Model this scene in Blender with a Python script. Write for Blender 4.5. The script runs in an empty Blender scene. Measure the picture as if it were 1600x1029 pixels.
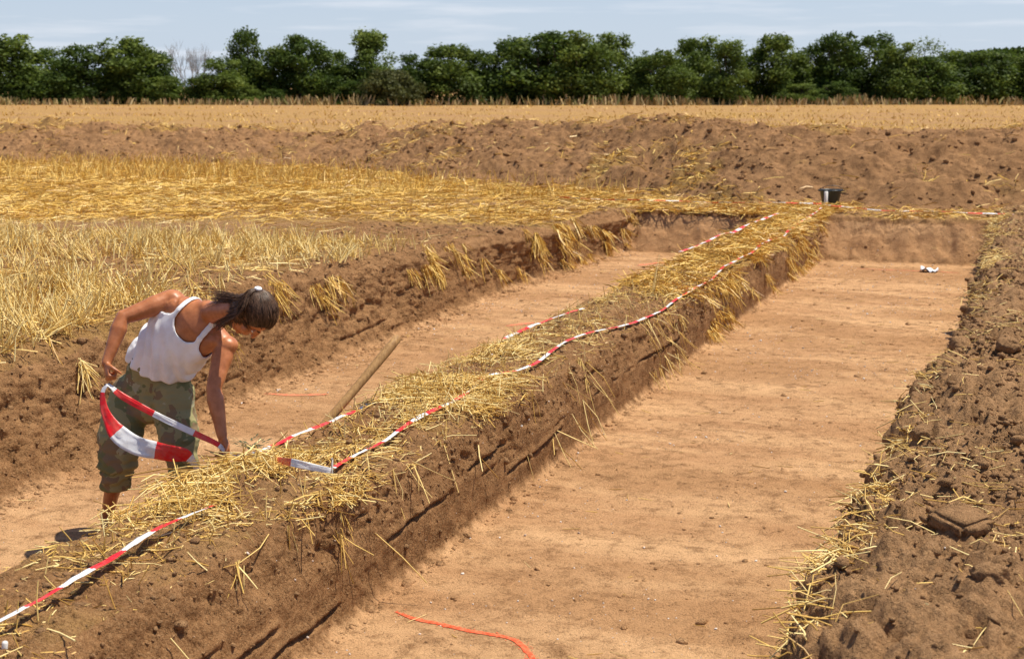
import bpy, bmesh, math, random
import numpy as np
from mathutils import Vector, Matrix

# ------------------------------------------------------------------ camera, sky, sun, exposure
scene = bpy.context.scene
C = scene.collection
R = math.radians
CAM_H = 1.95                      # eye above the field surface; the trench floors lie 0.6 m below the field
PITCH, YAW = R(9.691), R(20.77)   # trenches run along +Y, the photographer looks down and left of them
cam_d = bpy.data.cameras.new('camera'); cam = bpy.data.objects.new('camera', cam_d); C.objects.link(cam)
cam.location = (0, 0, CAM_H); cam.rotation_euler = (math.pi/2 - PITCH, 0, YAW)
cam_d.lens = 50; cam_d.sensor_width = 36; cam_d.clip_start = .1; cam_d.clip_end = 6000
cam_d.dof.use_dof = True; cam_d.dof.focus_distance = 8.0; cam_d.dof.aperture_fstop = 5.0
scene.camera = cam

SUN_EL, SUN_AZ = R(67.5), math.atan2(.84, .54)     # azimuth from +Y clockwise towards +X
world = bpy.data.worlds.new('World'); scene.world = world; world.use_nodes = True
wn = world.node_tree; wn.nodes.clear()
sky = wn.nodes.new('ShaderNodeTexSky'); sky.sky_type = 'NISHITA'; sky.sun_disc = False
sky.sun_elevation = SUN_EL; sky.sun_rotation = SUN_AZ; sky.air_density = 1.0; sky.dust_density = 0.6; sky.ozone_density = 3.5
bg = wn.nodes.new('ShaderNodeBackground'); bg.inputs[1].default_value = 0.092
wo = wn.nodes.new('ShaderNodeOutputWorld')
# thin wisps of cloud low over the horizon, everywhere round
tc = wn.nodes.new('ShaderNodeTexCoord'); mp = wn.nodes.new('ShaderNodeMapping'); mp.inputs['Scale'].default_value = (5, 5, 62)
nz = wn.nodes.new('ShaderNodeTexNoise'); nz.inputs['Scale'].default_value = 1.7; nz.inputs['Detail'].default_value = 6; nz.inputs['Roughness'].default_value = .55
cr = wn.nodes.new('ShaderNodeMapRange'); cr.inputs[1].default_value = .5; cr.inputs[2].default_value = .74; cr.inputs[3].default_value = 0; cr.inputs[4].default_value = .40
mx = wn.nodes.new('ShaderNodeMix'); mx.data_type = 'RGBA'; mx.inputs['B'].default_value = (8.6, 8.6, 9.0, 1)
tn = wn.nodes.new('ShaderNodeMix'); tn.data_type = 'RGBA'; tn.blend_type = 'MULTIPLY'; tn.inputs[0].default_value = 1; tn.inputs['B'].default_value = (.93, .91, 1.05, 1)
wn.links.new(tc.outputs['Generated'], mp.inputs[0]); wn.links.new(mp.outputs[0], nz.inputs['Vector'])
wn.links.new(nz.outputs['Fac'], cr.inputs[0]); wn.links.new(cr.outputs[0], mx.inputs[0])
# summer haze: the sky pales towards the horizon, all the way round
sp = wn.nodes.new('ShaderNodeSeparateXYZ'); hz = wn.nodes.new('ShaderNodeMapRange'); hz.interpolation_type = 'SMOOTHSTEP'
hz.inputs[1].default_value = -.02; hz.inputs[2].default_value = .22; hz.inputs[3].default_value = .85; hz.inputs[4].default_value = 0
hm = wn.nodes.new('ShaderNodeMix'); hm.data_type = 'RGBA'; hm.inputs['B'].default_value = (5.3, 6.25, 7.5, 1)
wn.links.new(tc.outputs['Generated'], sp.inputs[0]); wn.links.new(sp.outputs[2], hz.inputs[0]); wn.links.new(hz.outputs[0], hm.inputs[0])
wn.links.new(sky.outputs[0], tn.inputs['A']); wn.links.new(tn.outputs['Result'], hm.inputs['A']); wn.links.new(hm.outputs['Result'], mx.inputs['A'])
wn.links.new(mx.outputs['Result'], bg.inputs[0]); wn.links.new(bg.outputs[0], wo.inputs[0])

sun_d = bpy.data.lights.new('sun', 'SUN'); sun_d.energy = 5.0; sun_d.angle = R(.55); sun_d.color = (1, .93, .80)
sun = bpy.data.objects.new('sun', sun_d); C.objects.link(sun)
SUN_DIR = Vector((math.sin(SUN_AZ)*math.cos(SUN_EL), math.cos(SUN_AZ)*math.cos(SUN_EL), math.sin(SUN_EL)))
sun.rotation_euler = SUN_DIR.to_track_quat('Z', 'Y').to_euler(); sun.location = (0, 0, 30)
vs = scene.view_settings
vs.view_transform = 'Standard'; vs.look = 'None'; vs.exposure = 0.3; vs.gamma = 1; vs.use_curve_mapping = False

rng = np.random.default_rng(7); random.seed(7)

# ------------------------------------------------------------------ helpers
def ray(x, y):
    """view ray through a point of the 1600x1029 photograph, used only to turn measurements into places"""
    a = (x-800)/2222.2; b = (514.5-y)/2222.2; cp, sp, ct, st = math.cos(PITCH), math.sin(PITCH), math.cos(YAW), math.sin(YAW)
    return Vector((-st*cp + a*ct - b*st*sp, ct*cp + a*st + b*ct*sp, -sp + b*cp))
def onz(x, y, z=0.0):
    r = ray(x, y); t = (z-CAM_H)/r.z; return Vector((r.x*t, r.y*t, z))
def at(x, y, c):
    r = ray(x, y); return Vector((r.x*c, r.y*c, CAM_H + r.z*c))

def hsh(ix, iy, iz):
    n = (ix*374761393 + iy*668265263 + iz*2147483647//7 + 1013) & 0xffffffff
    n = ((n ^ (n >> 13))*1274126177) & 0xffffffff
    n = ((n ^ (n >> 16))*2246822519) & 0xffffffff
    return (n & 0xffffff)/float(0xffffff)
def vn(x, y, z=0.0):
    """value noise 0..1"""
    x = np.asarray(x, float); y = np.asarray(y, float); z = np.asarray(z, float)+np.zeros_like(x)
    xi = np.floor(x).astype(np.int64); yi = np.floor(y).astype(np.int64); zi = np.floor(z).astype(np.int64)
    fx, fy, fz = x-xi, y-yi, z-zi
    fx = fx*fx*fx*(fx*(fx*6-15)+10); fy = fy*fy*fy*(fy*(fy*6-15)+10); fz = fz*fz*fz*(fz*(fz*6-15)+10)
    r = 0
    for a in (0, 1):
        for b in (0, 1):
            for c in (0, 1):
                w = (fx if a else 1-fx)*(fy if b else 1-fy)*(fz if c else 1-fz)
                r = r + w*hsh(xi+a, yi+b, zi+c)
    return r
def fbm(x, y, z=0.0, o=4, g=.5, s=0.0):
    t = 0; a = 1; n = 0; x = np.asarray(x, float)+s*17.3; y = np.asarray(y, float)+s*9.1; z = np.asarray(z, float)
    for k in range(o):
        t = t + a*(vn(x, y, z)*2-1); n += a
        x, y, z = (x*.8-y*.6)*2.03+5.2, (x*.6+y*.8)*2.03+1.3, z*2.03+3.7; a *= g
    return t/n
def worley(x, y, z, s=0):
    """distance to nearest cell point (0..~1)"""
    xi = np.floor(x).astype(np.int64); yi = np.floor(y).astype(np.int64); zi = np.floor(z).astype(np.int64)
    best = np.full(np.shape(x), 9.)
    for a in (-1, 0, 1):
        for b in (-1, 0, 1):
            for c in (-1, 0, 1):
                cx, cy, cz = xi+a, yi+b, zi+c
                d = (cx+hsh(cx, cy, cz+s)-x)**2+(cy+hsh(cx+51, cy, cz+s)-y)**2+(cz+hsh(cx, cy+77, cz+s)-z)**2
                best = np.minimum(best, d)
    return np.sqrt(best)
def sst(a, b, x):
    t = np.clip((x-a)/(b-a), 0, 1); return t*t*(3-2*t)

def mesh_np(name, V, F, mat=None, smooth=True, uv=None, attr=None, mats=None, mi=None):
    """V (n,3), F (m,k) with k 3 or 4"""
    me = bpy.data.meshes.new(name); V = np.asarray(V, np.float32); F = np.asarray(F, np.int32); k = F.shape[1]
    me.vertices.add(len(V)); me.vertices.foreach_set('co', V.ravel())
    me.loops.add(F.size); me.loops.foreach_set('vertex_index', F.ravel())
    me.polygons.add(len(F)); me.polygons.foreach_set('loop_start', np.arange(0, F.size, k, dtype=np.int32))
    me.polygons.foreach_set('loop_total', np.full(len(F), k, np.int32))
    me.update(calc_edges=True)
    if smooth: me.polygons.foreach_set('use_smooth', np.ones(len(F), bool))
    if attr:
        for n_, a_ in attr.items():
            at_ = me.attributes.new(n_, 'FLOAT', 'POINT'); at_.data.foreach_set('value', np.asarray(a_, np.float32))
    if uv is not None:
        u = me.uv_layers.new(name='UVMap'); u.data.foreach_set('uv', np.asarray(uv, np.float32)[F.ravel()].ravel())
    for m in (mats or ([mat] if mat else [])): me.materials.append(m)
    if mi is not None: me.polygons.foreach_set('material_index', np.asarray(mi, np.int32))
    me.validate(); return me
def link(name, me, parent=None, **props):
    o = bpy.data.objects.new(name, me); C.objects.link(o)
    if parent: o.parent = parent
    for k, v in props.items():
        if v: o[k] = v
    return o
def thing(name, label, cat, loc=(0, 0, 0), rot=0, group=None):
    o = bpy.data.objects.new(name, None); C.objects.link(o); o.location = loc; o.rotation_euler = (0, 0, rot)
    o['label'] = label; o['category'] = cat; o.empty_display_size = .1
    if group: o['group'] = group
    return o

# ------------------------------------------------------------------ materials
class NT:
    def __init__(s, name):
        s.m = bpy.data.materials.new(name); s.m.use_nodes = True; s.t = s.m.node_tree
        s.b = s.t.nodes['Principled BSDF']; s.b.inputs['Roughness'].default_value = .9
        s.b.inputs['Specular IOR Level'].default_value = .2
    def n(s, typ, **kw):
        d = s.t.nodes.new(typ)
        for k, v in kw.items(): setattr(d, k, v)
        return d
    def l(s, a, b): s.t.links.new(a, b)
    def pos(s, scale=(1, 1, 1), obj=False):
        g = s.n('ShaderNodeTexCoord').outputs['Object'] if obj else s.n('ShaderNodeNewGeometry').outputs['Position']
        m = s.n('ShaderNodeMapping'); m.inputs['Scale'].default_value = scale; s.l(g, m.inputs[0]); return m.outputs[0]
    def noise(s, v, scale, detail=4, rough=.55, dist=0):
        d = s.n('ShaderNodeTexNoise'); s.l(v, d.inputs['Vector']); d.inputs['Scale'].default_value = scale
        d.inputs['Detail'].default_value = detail; d.inputs['Roughness'].default_value = rough; d.inputs['Distortion'].default_value = dist
        return d.outputs['Fac']
    def rng(s, v, a, b, c=0, d=1, smooth=False):
        m = s.n('ShaderNodeMapRange'); m.interpolation_type = 'SMOOTHSTEP' if smooth else 'LINEAR'
        s.l(v, m.inputs[0]); m.inputs[1].default_value = a; m.inputs[2].default_value = b; m.inputs[3].default_value = c; m.inputs[4].default_value = d
        return m.outputs[0]
    def math(s, op, a, b=0.):
        m = s.n('ShaderNodeMath', operation=op)
        for i, q in enumerate((a, b)):
            if isinstance(q, (int, float)): m.inputs[i].default_value = q
            else: s.l(q, m.inputs[i])
        return m.outputs[0]
    def mix(s, f, a, b, blend='MIX'):
        m = s.n('ShaderNodeMix', data_type='RGBA', blend_type=blend)
        for k, q in ((0, f), ('A', a), ('B', b)):
            if isinstance(q, (int, float)): m.inputs[k].default_value = q
            elif isinstance(q, tuple): m.inputs[k].default_value = (*q, 1)
            else: s.l(q, m.inputs[k])
        return m.outputs['Result']
    def attr(s, name):
        return s.n('ShaderNodeAttribute', attribute_name=name).outputs['Fac']
    def bump(s, h, strength=.5, dist=.01, prev=None):
        b = s.n('ShaderNodeBump'); b.inputs['Strength'].default_value = strength; b.inputs['Distance'].default_value = dist
        s.l(h, b.inputs['Height'])
        if prev: s.l(prev, b.inputs['Normal'])
        return b.outputs[0]
    def out(s, col, nrm=None):
        if isinstance(col, tuple): s.b.inputs['Base Color'].default_value = (*col, 1)
        else: s.l(col, s.b.inputs['Base Color'])
        if nrm: s.l(nrm, s.b.inputs['Normal'])
        return s.m

def soil_material(name, sandy=True, straw=False, dry=0.):
    s = NT(name); P = s.pos()
    big = s.noise(P, 1.3, 5, .6); mid = s.noise(P, 9, 6, .65); fine = s.noise(P, 70, 4, .7); grit = s.noise(P, 260, 2, .6)
    vo = s.n('ShaderNodeTexVoronoi'); s.l(P, vo.inputs['Vector']); vo.inputs['Scale'].default_value = 55; vo.inputs['Randomness'].default_value = 1
    vo2 = s.n('ShaderNodeTexVoronoi'); s.l(P, vo2.inputs['Vector']); vo2.inputs['Scale'].default_value = 140
    crumb = s.math('MULTIPLY', s.rng(vo.outputs['Distance'], .1, .6, 1, 0), s.rng(mid, .42, .58))
    top = s.mix(s.rng(big, .35, .68), (.270, .132, .052), (.385, .205, .088))
    top = s.mix(s.rng(mid, .42, .72), top, (.175, .083, .032))
    top = s.mix(s.rng(fine, .46, .62, 0, .55), top, (.47, .27, .125))
    if dry: top = s.mix(dry, top, (.50, .315, .165))      # dug soil that has dried out pale
    col = top
    if sandy:
        z = s.n('ShaderNodeSeparateXYZ'); s.l(s.n('ShaderNodeNewGeometry').outputs['Position'], z.inputs[0])
        streak = s.noise(s.pos((.5, 1.7, .5)), 1.3, 7, .6, .7)
        band = s.noise(s.pos((.25, 1.0, .25)), 1.05, 3, .5, .3)
        sand = s.mix(s.rng(streak, .38, .62), (.55, .300, .140), (.73, .435, .215))
        sand = s.mix(s.rng(band, .44, .62, 0, .75), sand, (.47, .25, .11))
        sand = s.mix(s.rng(mid, .5, .74, 0, .45), sand, (.36, .18, .075))
        sand = s.mix(s.rng(fine, .62, .78, 0, .5), sand, (.68, .47, .26))
        sand = s.mix(s.rng(grit, .60, .72, 0, .6), sand, (.25, .135, .06))
        h = s.math('ADD', z.outputs[2], s.rng(mid, .3, .7, -.03, .03))
        f = s.math('MAXIMUM', s.rng(h, -.605, -.545, 1, 0, True), s.attr('sand'))
        col = s.mix(f, top, sand)
    if straw:
        st = s.noise(s.pos((1, 1, 1)), 26, 5, .75, 1.6); pt = s.noise(P, .55, 4, .6)
        fl = s.noise(s.pos((.05, .25, .2)), 1.3, 6, .65, .4); tex = s.noise(s.pos((.6, 2.2, 1)), 2.2, 6, .75)
        gold = s.mix(s.rng(st, .38, .62), (.27, .15, .032), (.56, .36, .105))
        gold = s.mix(s.rng(fl, .44, .58, 0, .9), gold, (.38, .22, .10)); gold = s.mix(s.rng(tex, .5, .7, 0, .5), gold, (.56, .36, .14))
        col = s.mix(s.math('MULTIPLY', s.attr('straw'), s.rng(st, .33, .5, .45, 1)), col, gold)
    b = s.bump(mid, .7, .04); b = s.bump(crumb, .8 if not sandy else .7, .02, b); b = s.bump(s.rng(vo2.outputs['Distance'], .1, .6, 1, 0), .5, .006, b); b = s.bump(fine, 1.0, .016, b); b = s.bump(grit, .8, .006, b)
    s.b.inputs['Roughness'].default_value = .95; s.b.inputs['Specular IOR Level'].default_value = .12
    return s.out(col, b)
M = {}
M['soil'] = soil_material('trench_soil', True, True)
M['bank'] = soil_material('dry_bank_soil', True, True, .28); M['field'] = soil_material('field_soil', False, True, .12)
M['heap'] = soil_material('heap_soil', False, True, .10)

def straw_material(name, a, b, c):
    s = NT(name); t = s.attr('tint'); v = s.noise(s.pos(), 40, 2)
    col = s.mix(s.rng(t, 0, .5), a, b); col = s.mix(s.rng(t, .5, 1), col, c)
    col = s.mix(s.rng(v, .4, .7, 0, .2), col, (.36, .20, .045))
    s.b.inputs['Roughness'].default_value = .45; s.b.inputs['Specular IOR Level'].default_value = .4
    return s.out(col)
M['straw'] = straw_material('pale_straw', (.42, .22, .04), (.80, .53, .135), (.97, .80, .37))
M['gold'] = straw_material('golden_straw', (.42, .215, .028), (.74, .45, .075), (.90, .66, .21))
# ------------------------------------------------------------------ the ground: trenches, balk and bank
Y_END = 21.95
def lerp_tab(Y, tab):
    return np.interp(Y, [t[0] for t in tab], [t[1] for t in tab])
rows = [-14, -9, -5, -2, 0, 1.2, 2.1, 2.8, 3.3]
y = 3.6
while y < 23.6:
    rows.append(y); y += (.0036*y if not (21.3 < y < 22.1) else .022)
rows = np.array(rows); NR = len(rows)
fine_row = sst(3.0, 3.9, rows)
def wob(Y, s, a, f):
    return a*fbm(np.asarray(Y)*f, np.zeros_like(Y)+s*3.1, 0, 4, .55, s)
Lt = lerp_tab(rows, [(4, -6.35), (7, -6.42), (12, -6.62), (15, -6.62), (18, -6.5), (21, -6.32), (22, -6.25), (24, -6.2)]) + wob(rows, 1, .09, 1.1)
Lb = lerp_tab(rows, [(4, -5.92), (7, -5.98), (9.5, -6.12), (13, -6.25), (17, -6.38), (21.6, -6.2)]) + wob(rows, 2, .05, .8)
Bl = -3.98 + wob(rows, 3, .07, 1.3)
Be = lerp_tab(rows, [(4, -3.19), (10, -3.17), (22, -3.28)]) + wob(rows, 4, .06, 1.6)
Bb = lerp_tab(rows, [(4, -3.02), (5.4, -3.03), (12, -3.09), (23.7, -3.24)]) + wob(rows, 5, .015, .9)
Ke = lerp_tab(rows, [(4, -.75), (5.5, -.77), (9, -.78), (13, -.62), (17, -.66), (22, -.80)]) + wob(rows, 6, .16, 1.0)
z0 = np.zeros(NR)
RAISE = [(-20, .05), (4, .08), (7.3, .13), (8.2, .17), (9.8, .22), (11.1, .25), (12.8, .21), (15, .13), (18.4, .07), (21, 0)]   # spread topsoil left of the dig
rz = lerp_tab(rows, RAISE)
ctl = [  # x, z, columns to next, tag of the segment that follows
 (-9.6+z0, rz, 95, 'field'), (Lt-.4, rz, 26, 'field'), (Lt-.06, rz-.01, 16, 'wallL'), (Lt+.07, rz-.10, 28, 'wallL'),
 (.5*(Lt+Lb)-.03, z0-.26, 24, 'wallL'), (Lb-.07, z0-.54, 6, 'wallL'), (Lb+.02, z0-.597, 8, 'floorL'), (Lb+.15, z0-.6, 84, 'floorL'),
 (Bl-.10, z0-.6, 3, 'floorL'), (Bl-.06, z0-.55, 22, 'balk'), (Bl-.03, z0-.12, 10, 'balk'), (Bl+.05, z0-.01, 18, 'balk'),
 (-3.65+z0, z0+.02, 18, 'balk'), (Be-.09, z0-.002, 10, 'balk'), (Be+.01, z0-.05, 18, 'balk'), (.4*Be+.6*Bb+.01, z0-.3, 19, 'balk'),
 (Bb-.03, z0-.56, 5, 'balk'), (Bb+.01, z0-.598, 8, 'floorR'), (Bb+.14, z0-.6, 118, 'floorR'),
 (Ke-.02, z0-.6, 9, 'bank'), (Ke+.03, z0-.42, 16, 'bank'), (Ke-.02, z0-.07, 9, 'bank'), (Ke+.07, z0+.035, 26, 'bank'),
 (Ke+.42, z0+.08, 58, 'bank'), (.6+z0, z0+.07, 22, 'bank'), (1.6+z0, z0+.03, 0, None)]
cx, cz, ctag = [], [], []
for k in range(len(ctl)-1):
    n = ctl[k][2]
    for j in range(n):
        t = j/n; cx.append(ctl[k][0]*(1-t)+ctl[k+1][0]*t); cz.append(ctl[k][1]*(1-t)+ctl[k+1][1]*t); ctag.append(ctl[k][3])
cx.append(ctl[-1][0]); cz.append(ctl[-1][1]); ctag.append(ctag[-1])
GX = np.array(cx).T; GZ = np.array(cz).T; ctag = np.array(ctag); NC = GX.shape[1]      # rows x cols
for _ in range(2):                                   # soften the corners of the section
    for A in (GX, GZ): A[:, 2:-2] = (A[:, :-4]+2*A[:, 1:-3]+3*A[:, 2:-2]+2*A[:, 3:-1]+A[:, 4:])/9
GY = np.repeat(rows[:, None], NC, 1)
tx = np.gradient(GX, axis=1); tz = np.gradient(GZ, axis=1); tl = np.hypot(tx, tz); NX, NZ = -tz/tl, tx/tl
endw = .16*fbm(GX*1.3, GY*0, 0, 3, .5, 9)
mask = 1-np.clip(0*GY+(-21.36+GY+endw*.6+.1*fbm(GX*5, GY*3, 0, 2))/.64, 0, 1)
GZ = np.where(GZ < 0, GZ*mask, GZ)
x0, y0_, z0_ = GX.copy(), GY.copy(), GZ.copy()
tg = lambda *a: np.isin(ctag, a)[None, :].astype(float)
floor = tg('floorL', 'floorR')*np.clip(mask*1.2-.1, 0, 1); wallL = tg('wallL'); balk = tg('balk'); bank = tg('bank'); fld = tg('field')
depth = np.clip(-z0_/.6, 0, 1)
smoothwall = np.where(balk > 0, sst(.25, .62, depth), sst(.45, .85, depth))*(1-floor)*(1-.55*wallL)           # the lower part of the faces is spade cut and smoother
rough_ = (1-floor)*(1-.8*smoothwall)*(1-.2*balk*(z0_ < -.05))
n1 = fbm(x0*1.4, y0_*1.4, z0_*1.8, 3, .5, 1); n2 = fbm(x0*5, y0_*5, z0_*6, 4, .55, 2); n3 = fbm(x0*17, y0_*17, z0_*17, 3, .6, 3)
n4 = fbm(x0*38, y0_*38, z0_*38, 2, .6, 4); w1 = worley(x0*9, y0_*9, z0_*9); w2 = worley(x0*22+3, y0_*22, z0_*22, 5)
lump = .5-w1; lump2 = .5-w2
D = n1*(.035*rough_ + .012*floor + .03*fld)
D += n2*(.040*rough_ + .004*floor + .010*smoothwall)
D += n4*(.008*rough_+.006*bank+.0012*floor)
D += n3*(.014*rough_ + .010*bank + .0022*floor + .003*smoothwall)
D += np.clip(lump, -.2, .5)*(.045*rough_*(.5+.5*n1) + .05*bank*sst(-.1, .25, n2) + 0*bank + .035*wallL*(1-.5*smoothwall))
w3 = worley(x0*4.6+9, y0_*4.6, z0_*4.6, 7)
D += bank*(np.clip(.55-w3, -.25, .5)*.11*(1-.6*sst(1.2, 1.6, x0)))
D += np.clip(lump2, -.2, .5)*(.022*rough_ + .022*bank)
# crumbled pits
pit = sst(.22, .42, fbm(x0*7.5, y0_*7.5, z0_*11, 3, .6, 21))*rough_*sst(.05, .3, depth+bank*.5+fld*0)
D -= pit*(.05*bank+.036*(1-bank))
# transverse scrape marks on the floors
scr = fbm(x0*.7, y0_*6.5+.25*x0, z0_*0, 3, .6, 31)
D += floor*scr*.004
# heel of loose sand along the foot of the balk
# a few drying cracks running along the balk face
for (ya, yb, za, zb, ph) in [(4.6, 6.6, -.44, -.36, 0), (5.0, 6.5, -.53, -.47, 2), (5.9, 7.2, -.38, -.30, 4), (7.2, 8.9, -.36, -.28, 1), (7.4, 8.6, -.27, -.22, 5), (8.9, 10.6, -.34, -.3, 3),
                             (7.9, 9.6, -.45, -.37, 6), (4.1, 5.2, -.36, -.3, 7), (10.6, 12.8, -.3, -.33, 8)]:
    zc = za+(zb-za)*(y0_-ya)/(yb-ya)+.025*fbm(y0_*3.5, y0_*0+ph, 0, 4, .6, ph)
    gapn = sst(-.12, .10, fbm(y0_*1.7, y0_*0+ph*3, 0, 2, .5, 9))
    on = gapn*sst(ya, ya+.1, y0_)*(1-sst(yb-.25, yb, y0_))*sst(-3.6, -3.5, x0)*(x0 < -2.8)
    D -= on*.035*np.exp(-((z0_-zc)/.0095)**2)
    D += on*.014*np.exp(-((z0_-zc-.026)/.018)**2)
for (ya, yb, za, zb, ph) in [(8.6, 10.2, -.5, -.44, 11), (12, 13.4, -.46, -.42, 12), (8, 8.8, -.4, -.36, 13)]:
    zc = za+(zb-za)*(y0_-ya)/(yb-ya)+.03*fbm(y0_*2.5, y0_*0+ph, 0, 4, .6, ph)
    D -= sst(ya, ya+.1, y0_)*(1-sst(yb-.25, yb, y0_))*(x0 < -6)*.03*np.exp(-((z0_-zc)/.012)**2)
# ploughed clods on the right bank
mound = bank*sst(0, .3, x0-np.repeat(Ke[:, None], NC, 1))*(.05+.07*fbm(x0*1.1, y0_*1.1, 0, 3, .5, 41))*(z0_ > -.05)
D *= fine_row[:, None]
GX = x0+NX*D*(1-.0*floor); GZ = z0_+NZ*D+mound
YD = fbm(x0*9, y0_*9, z0_*9+40, 3, .55, 51)*.03*(1-floor)*fine_row[:, None]*(depth > .02)
GY = y0_+YD
# straw cover of the ground (colour of trodden litter), by place
def bare(x, y): return np.clip(np.exp(-((y-16.3-.2*(x+9)-.6*fbm(x*.5, y*.5, 0, 2))/1.3)**2)*sst(-14.5, -12.5, x)+np.exp(-((y-14.1)/1.5)**2-((x+6.75)/.55)**2), 0, 1)
def straw_cover(x, y):
    c = sst(.02, .34, fbm(x*.55, y*.8, 0, 4, .6, 61)+.10)
    far = sst(16.8, 18.2, y-.25*(x+9)); c = np.maximum(c, far*(.75+.25*c))
    brown = bare(x, y)       # the bare strip in the stubble
    c = c*(1-.9*brown)
    c = c*sst(.05, .55, (-6.62+.0*x)-x+.25*fbm(x*2, y*2, 0, 3, .5, 8)+.35*sst(16, 19, y))
    c = np.maximum(c, .7*np.exp(-((y-8.6)/1.5)**2-((x+7.3)/1.1)**2)*(x < -6.45)); return np.clip(c, 0, 1)
SC = straw_cover(GX, GY)*(x0 < -6.2)*(z0_ > -.03)
SC = np.maximum(SC, sst(21.9, 22.15, y0_)*(GX < .2)*(z0_ > -.06)*.6)
SC = np.maximum(SC, balk*sst(13.5, 15.5, y0_)*(z0_ > -.05)*.75)
SC = np.maximum(SC, balk*(z0_ > -.03)*.35*sst(-.05, .2, n1))

def grid_faces(i0, i1, j0, j1, nc):
    i = np.arange(i0, i1)[:, None]; j = np.arange(j0, j1)[None, :]
    a = i*nc+j; return np.stack([a, a+1, a+nc+1, a+nc], -1).reshape(-1, 4)
segs = []
j = 0
while j < NC-1:
    k = j
    while k < NC-1 and ctag[k] == ctag[j]: k += 1
    segs.append((j, k, ctag[j])); j = k
i_end = int(np.searchsorted(rows, 21.44))
def sub_grid(name, i0, i1, j0, j1, mat):
    V = np.stack([GX[i0:i1+1, j0:j1+1], GY[i0:i1+1, j0:j1+1], GZ[i0:i1+1, j0:j1+1]], -1).reshape(-1, 3)
    nc = j1-j0+1
    me = mesh_np(name, V, grid_faces(0, i1-i0, 0, j1-j0, nc), mat, attr={'straw': SC[i0:i1+1, j0:j1+1].ravel(), 'sand': (.75*sst(21.3, 21.45, y0_)*(z0_ < -.06))[i0:i1+1, j0:j1+1].ravel()})
    return link(name, me, kind='structure')
for (j0, j1, t) in segs:
    nm = {'field': 'field_edge', 'wallL': 'trench_wall', 'floorL': 'trench_floor', 'balk': 'balk', 'floorR': 'trench_floor', 'bank': 'soil_bank'}[t]
    if t in ('floorL', 'floorR'):
        sub_grid(nm, 0, i_end, j0, j1, M['soil']); sub_grid('trench_wall', i_end, NR-1, j0, j1, M['soil'])
    else: sub_grid(nm, 0, NR-1, j0, j1, M['bank' if t == 'bank' else 'soil'])
col_rng = {}
for (j0, j1, t) in segs: col_rng[t] = (j0, j1)

def snap(px, py):
    """the built ground nearest the eye along one line of sight"""
    P = np.stack([GX, GY, GZ-CAM_H], -1).reshape(-1, 3); r = unit_(ray(px, py)); t = P@r; d = np.linalg.norm(P-t[:, None]*r, axis=1)/np.maximum(t, .1)
    k = np.nonzero((d < .0028) & (t > 1))[0]; k = k[np.argmin(t[k])] if len(k) else np.argmin(d+(t < 1)*9); return Vector(P[k]+np.array([0, 0, CAM_H]))
def unit_(v): v = np.array(v, float); return v/np.linalg.norm(v)
def surf_z(X, Y, tag):
    """height of the built ground at X, Y within one strip"""
    j0, j1 = col_rng[tag]; i = int(np.clip(np.searchsorted(rows, Y), 1, NR-1)); t = (Y-rows[i-1])/(rows[i]-rows[i-1])
    def f(r):
        xs = GX[r, j0:j1+1]; o = np.argsort(xs); return np.interp(X, xs[o], GZ[r, j0:j1+1][o])
    return float(f(i-1)*(1-t)+f(i)*t)

# ---- the open field round the dig, to the horizon
def fz(x, y):
    h = .03*fbm(x*1.4, y*1.4, 0, 3, .5, 1)*sst(3, 5, y) + .014*fbm(x*5, y*5, 0, 3, .5, 71)
    d = np.hypot(x, y); h = h+lerp_tab(y, RAISE)*sst(-17, -10.5, x)*(1-sst(-6, -5, x)); return h + .10*fbm(x*.12, y*.12, 0, 2, .5, 5)*sst(30, 60, d)
xs = [-3000, -1500, -800, -450, -300, -220, -160, -120, -95, -76, -62, -52, -44]
x = -38.
while x < -9.35: xs.append(x); x += .006*abs(x)+.02
xs += [-9.35, -9.2]
x = -8.9
while x < 1.5: xs.append(x); x += .13
xs += [1.45, 1.6]
x = 1.8
while x < 60: xs.append(x); x *= 1.10
xs += [80, 120, 200, 400, 900, 3000]; xs = np.array(sorted(set(xs)))
ys = [-300, -100, -40, -20, -13.8, -8, -3, 1, 4, 6, 7.5]
y = 8.2
while y < 23.4: ys.append(y); y += .075
ys += [23.45, 23.6]
y = 23.75
while y < 45: ys.append(y); y += .0045*y
while y < 200: ys.append(y); y *= 1.018
while y < 4000: ys.append(y); y *= 1.22
ys = np.array(sorted(set(ys)))
FX, FY = np.meshgrid(xs, ys); FZ = fz(FX, FY)-.012
inner = (FX > -9.4) & (FX < 1.5) & (FY < 23.5); FZ = np.where(inner, FZ-.03, FZ)
ff = grid_faces(0, len(ys)-1, 0, len(xs)-1, len(xs))
cxm = FX.ravel()[ff].mean(1); cym = FY.ravel()[ff].mean(1)
hole = (cxm > -9.36) & (cxm < 1.46) & (cym < 23.46) & (cym > -13.8)
scf = np.where(FY > 22, np.maximum(straw_cover(FX, FY), sst(22, 24, FY)*.85), straw_cover(FX, FY))
scf = np.where(FY > 40, .68, scf)
scf = np.where((FX > 1.4) & (FY < 60), .25+.5*sst(-.1, .3, fbm(FX*.5, FY*.5, 0, 3)), scf)
link('field', mesh_np('field', np.stack([FX, FY, FZ], -1).reshape(-1, 3), ff[~hole], M['field'], attr={'straw': scf.ravel()}), kind='structure')

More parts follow.
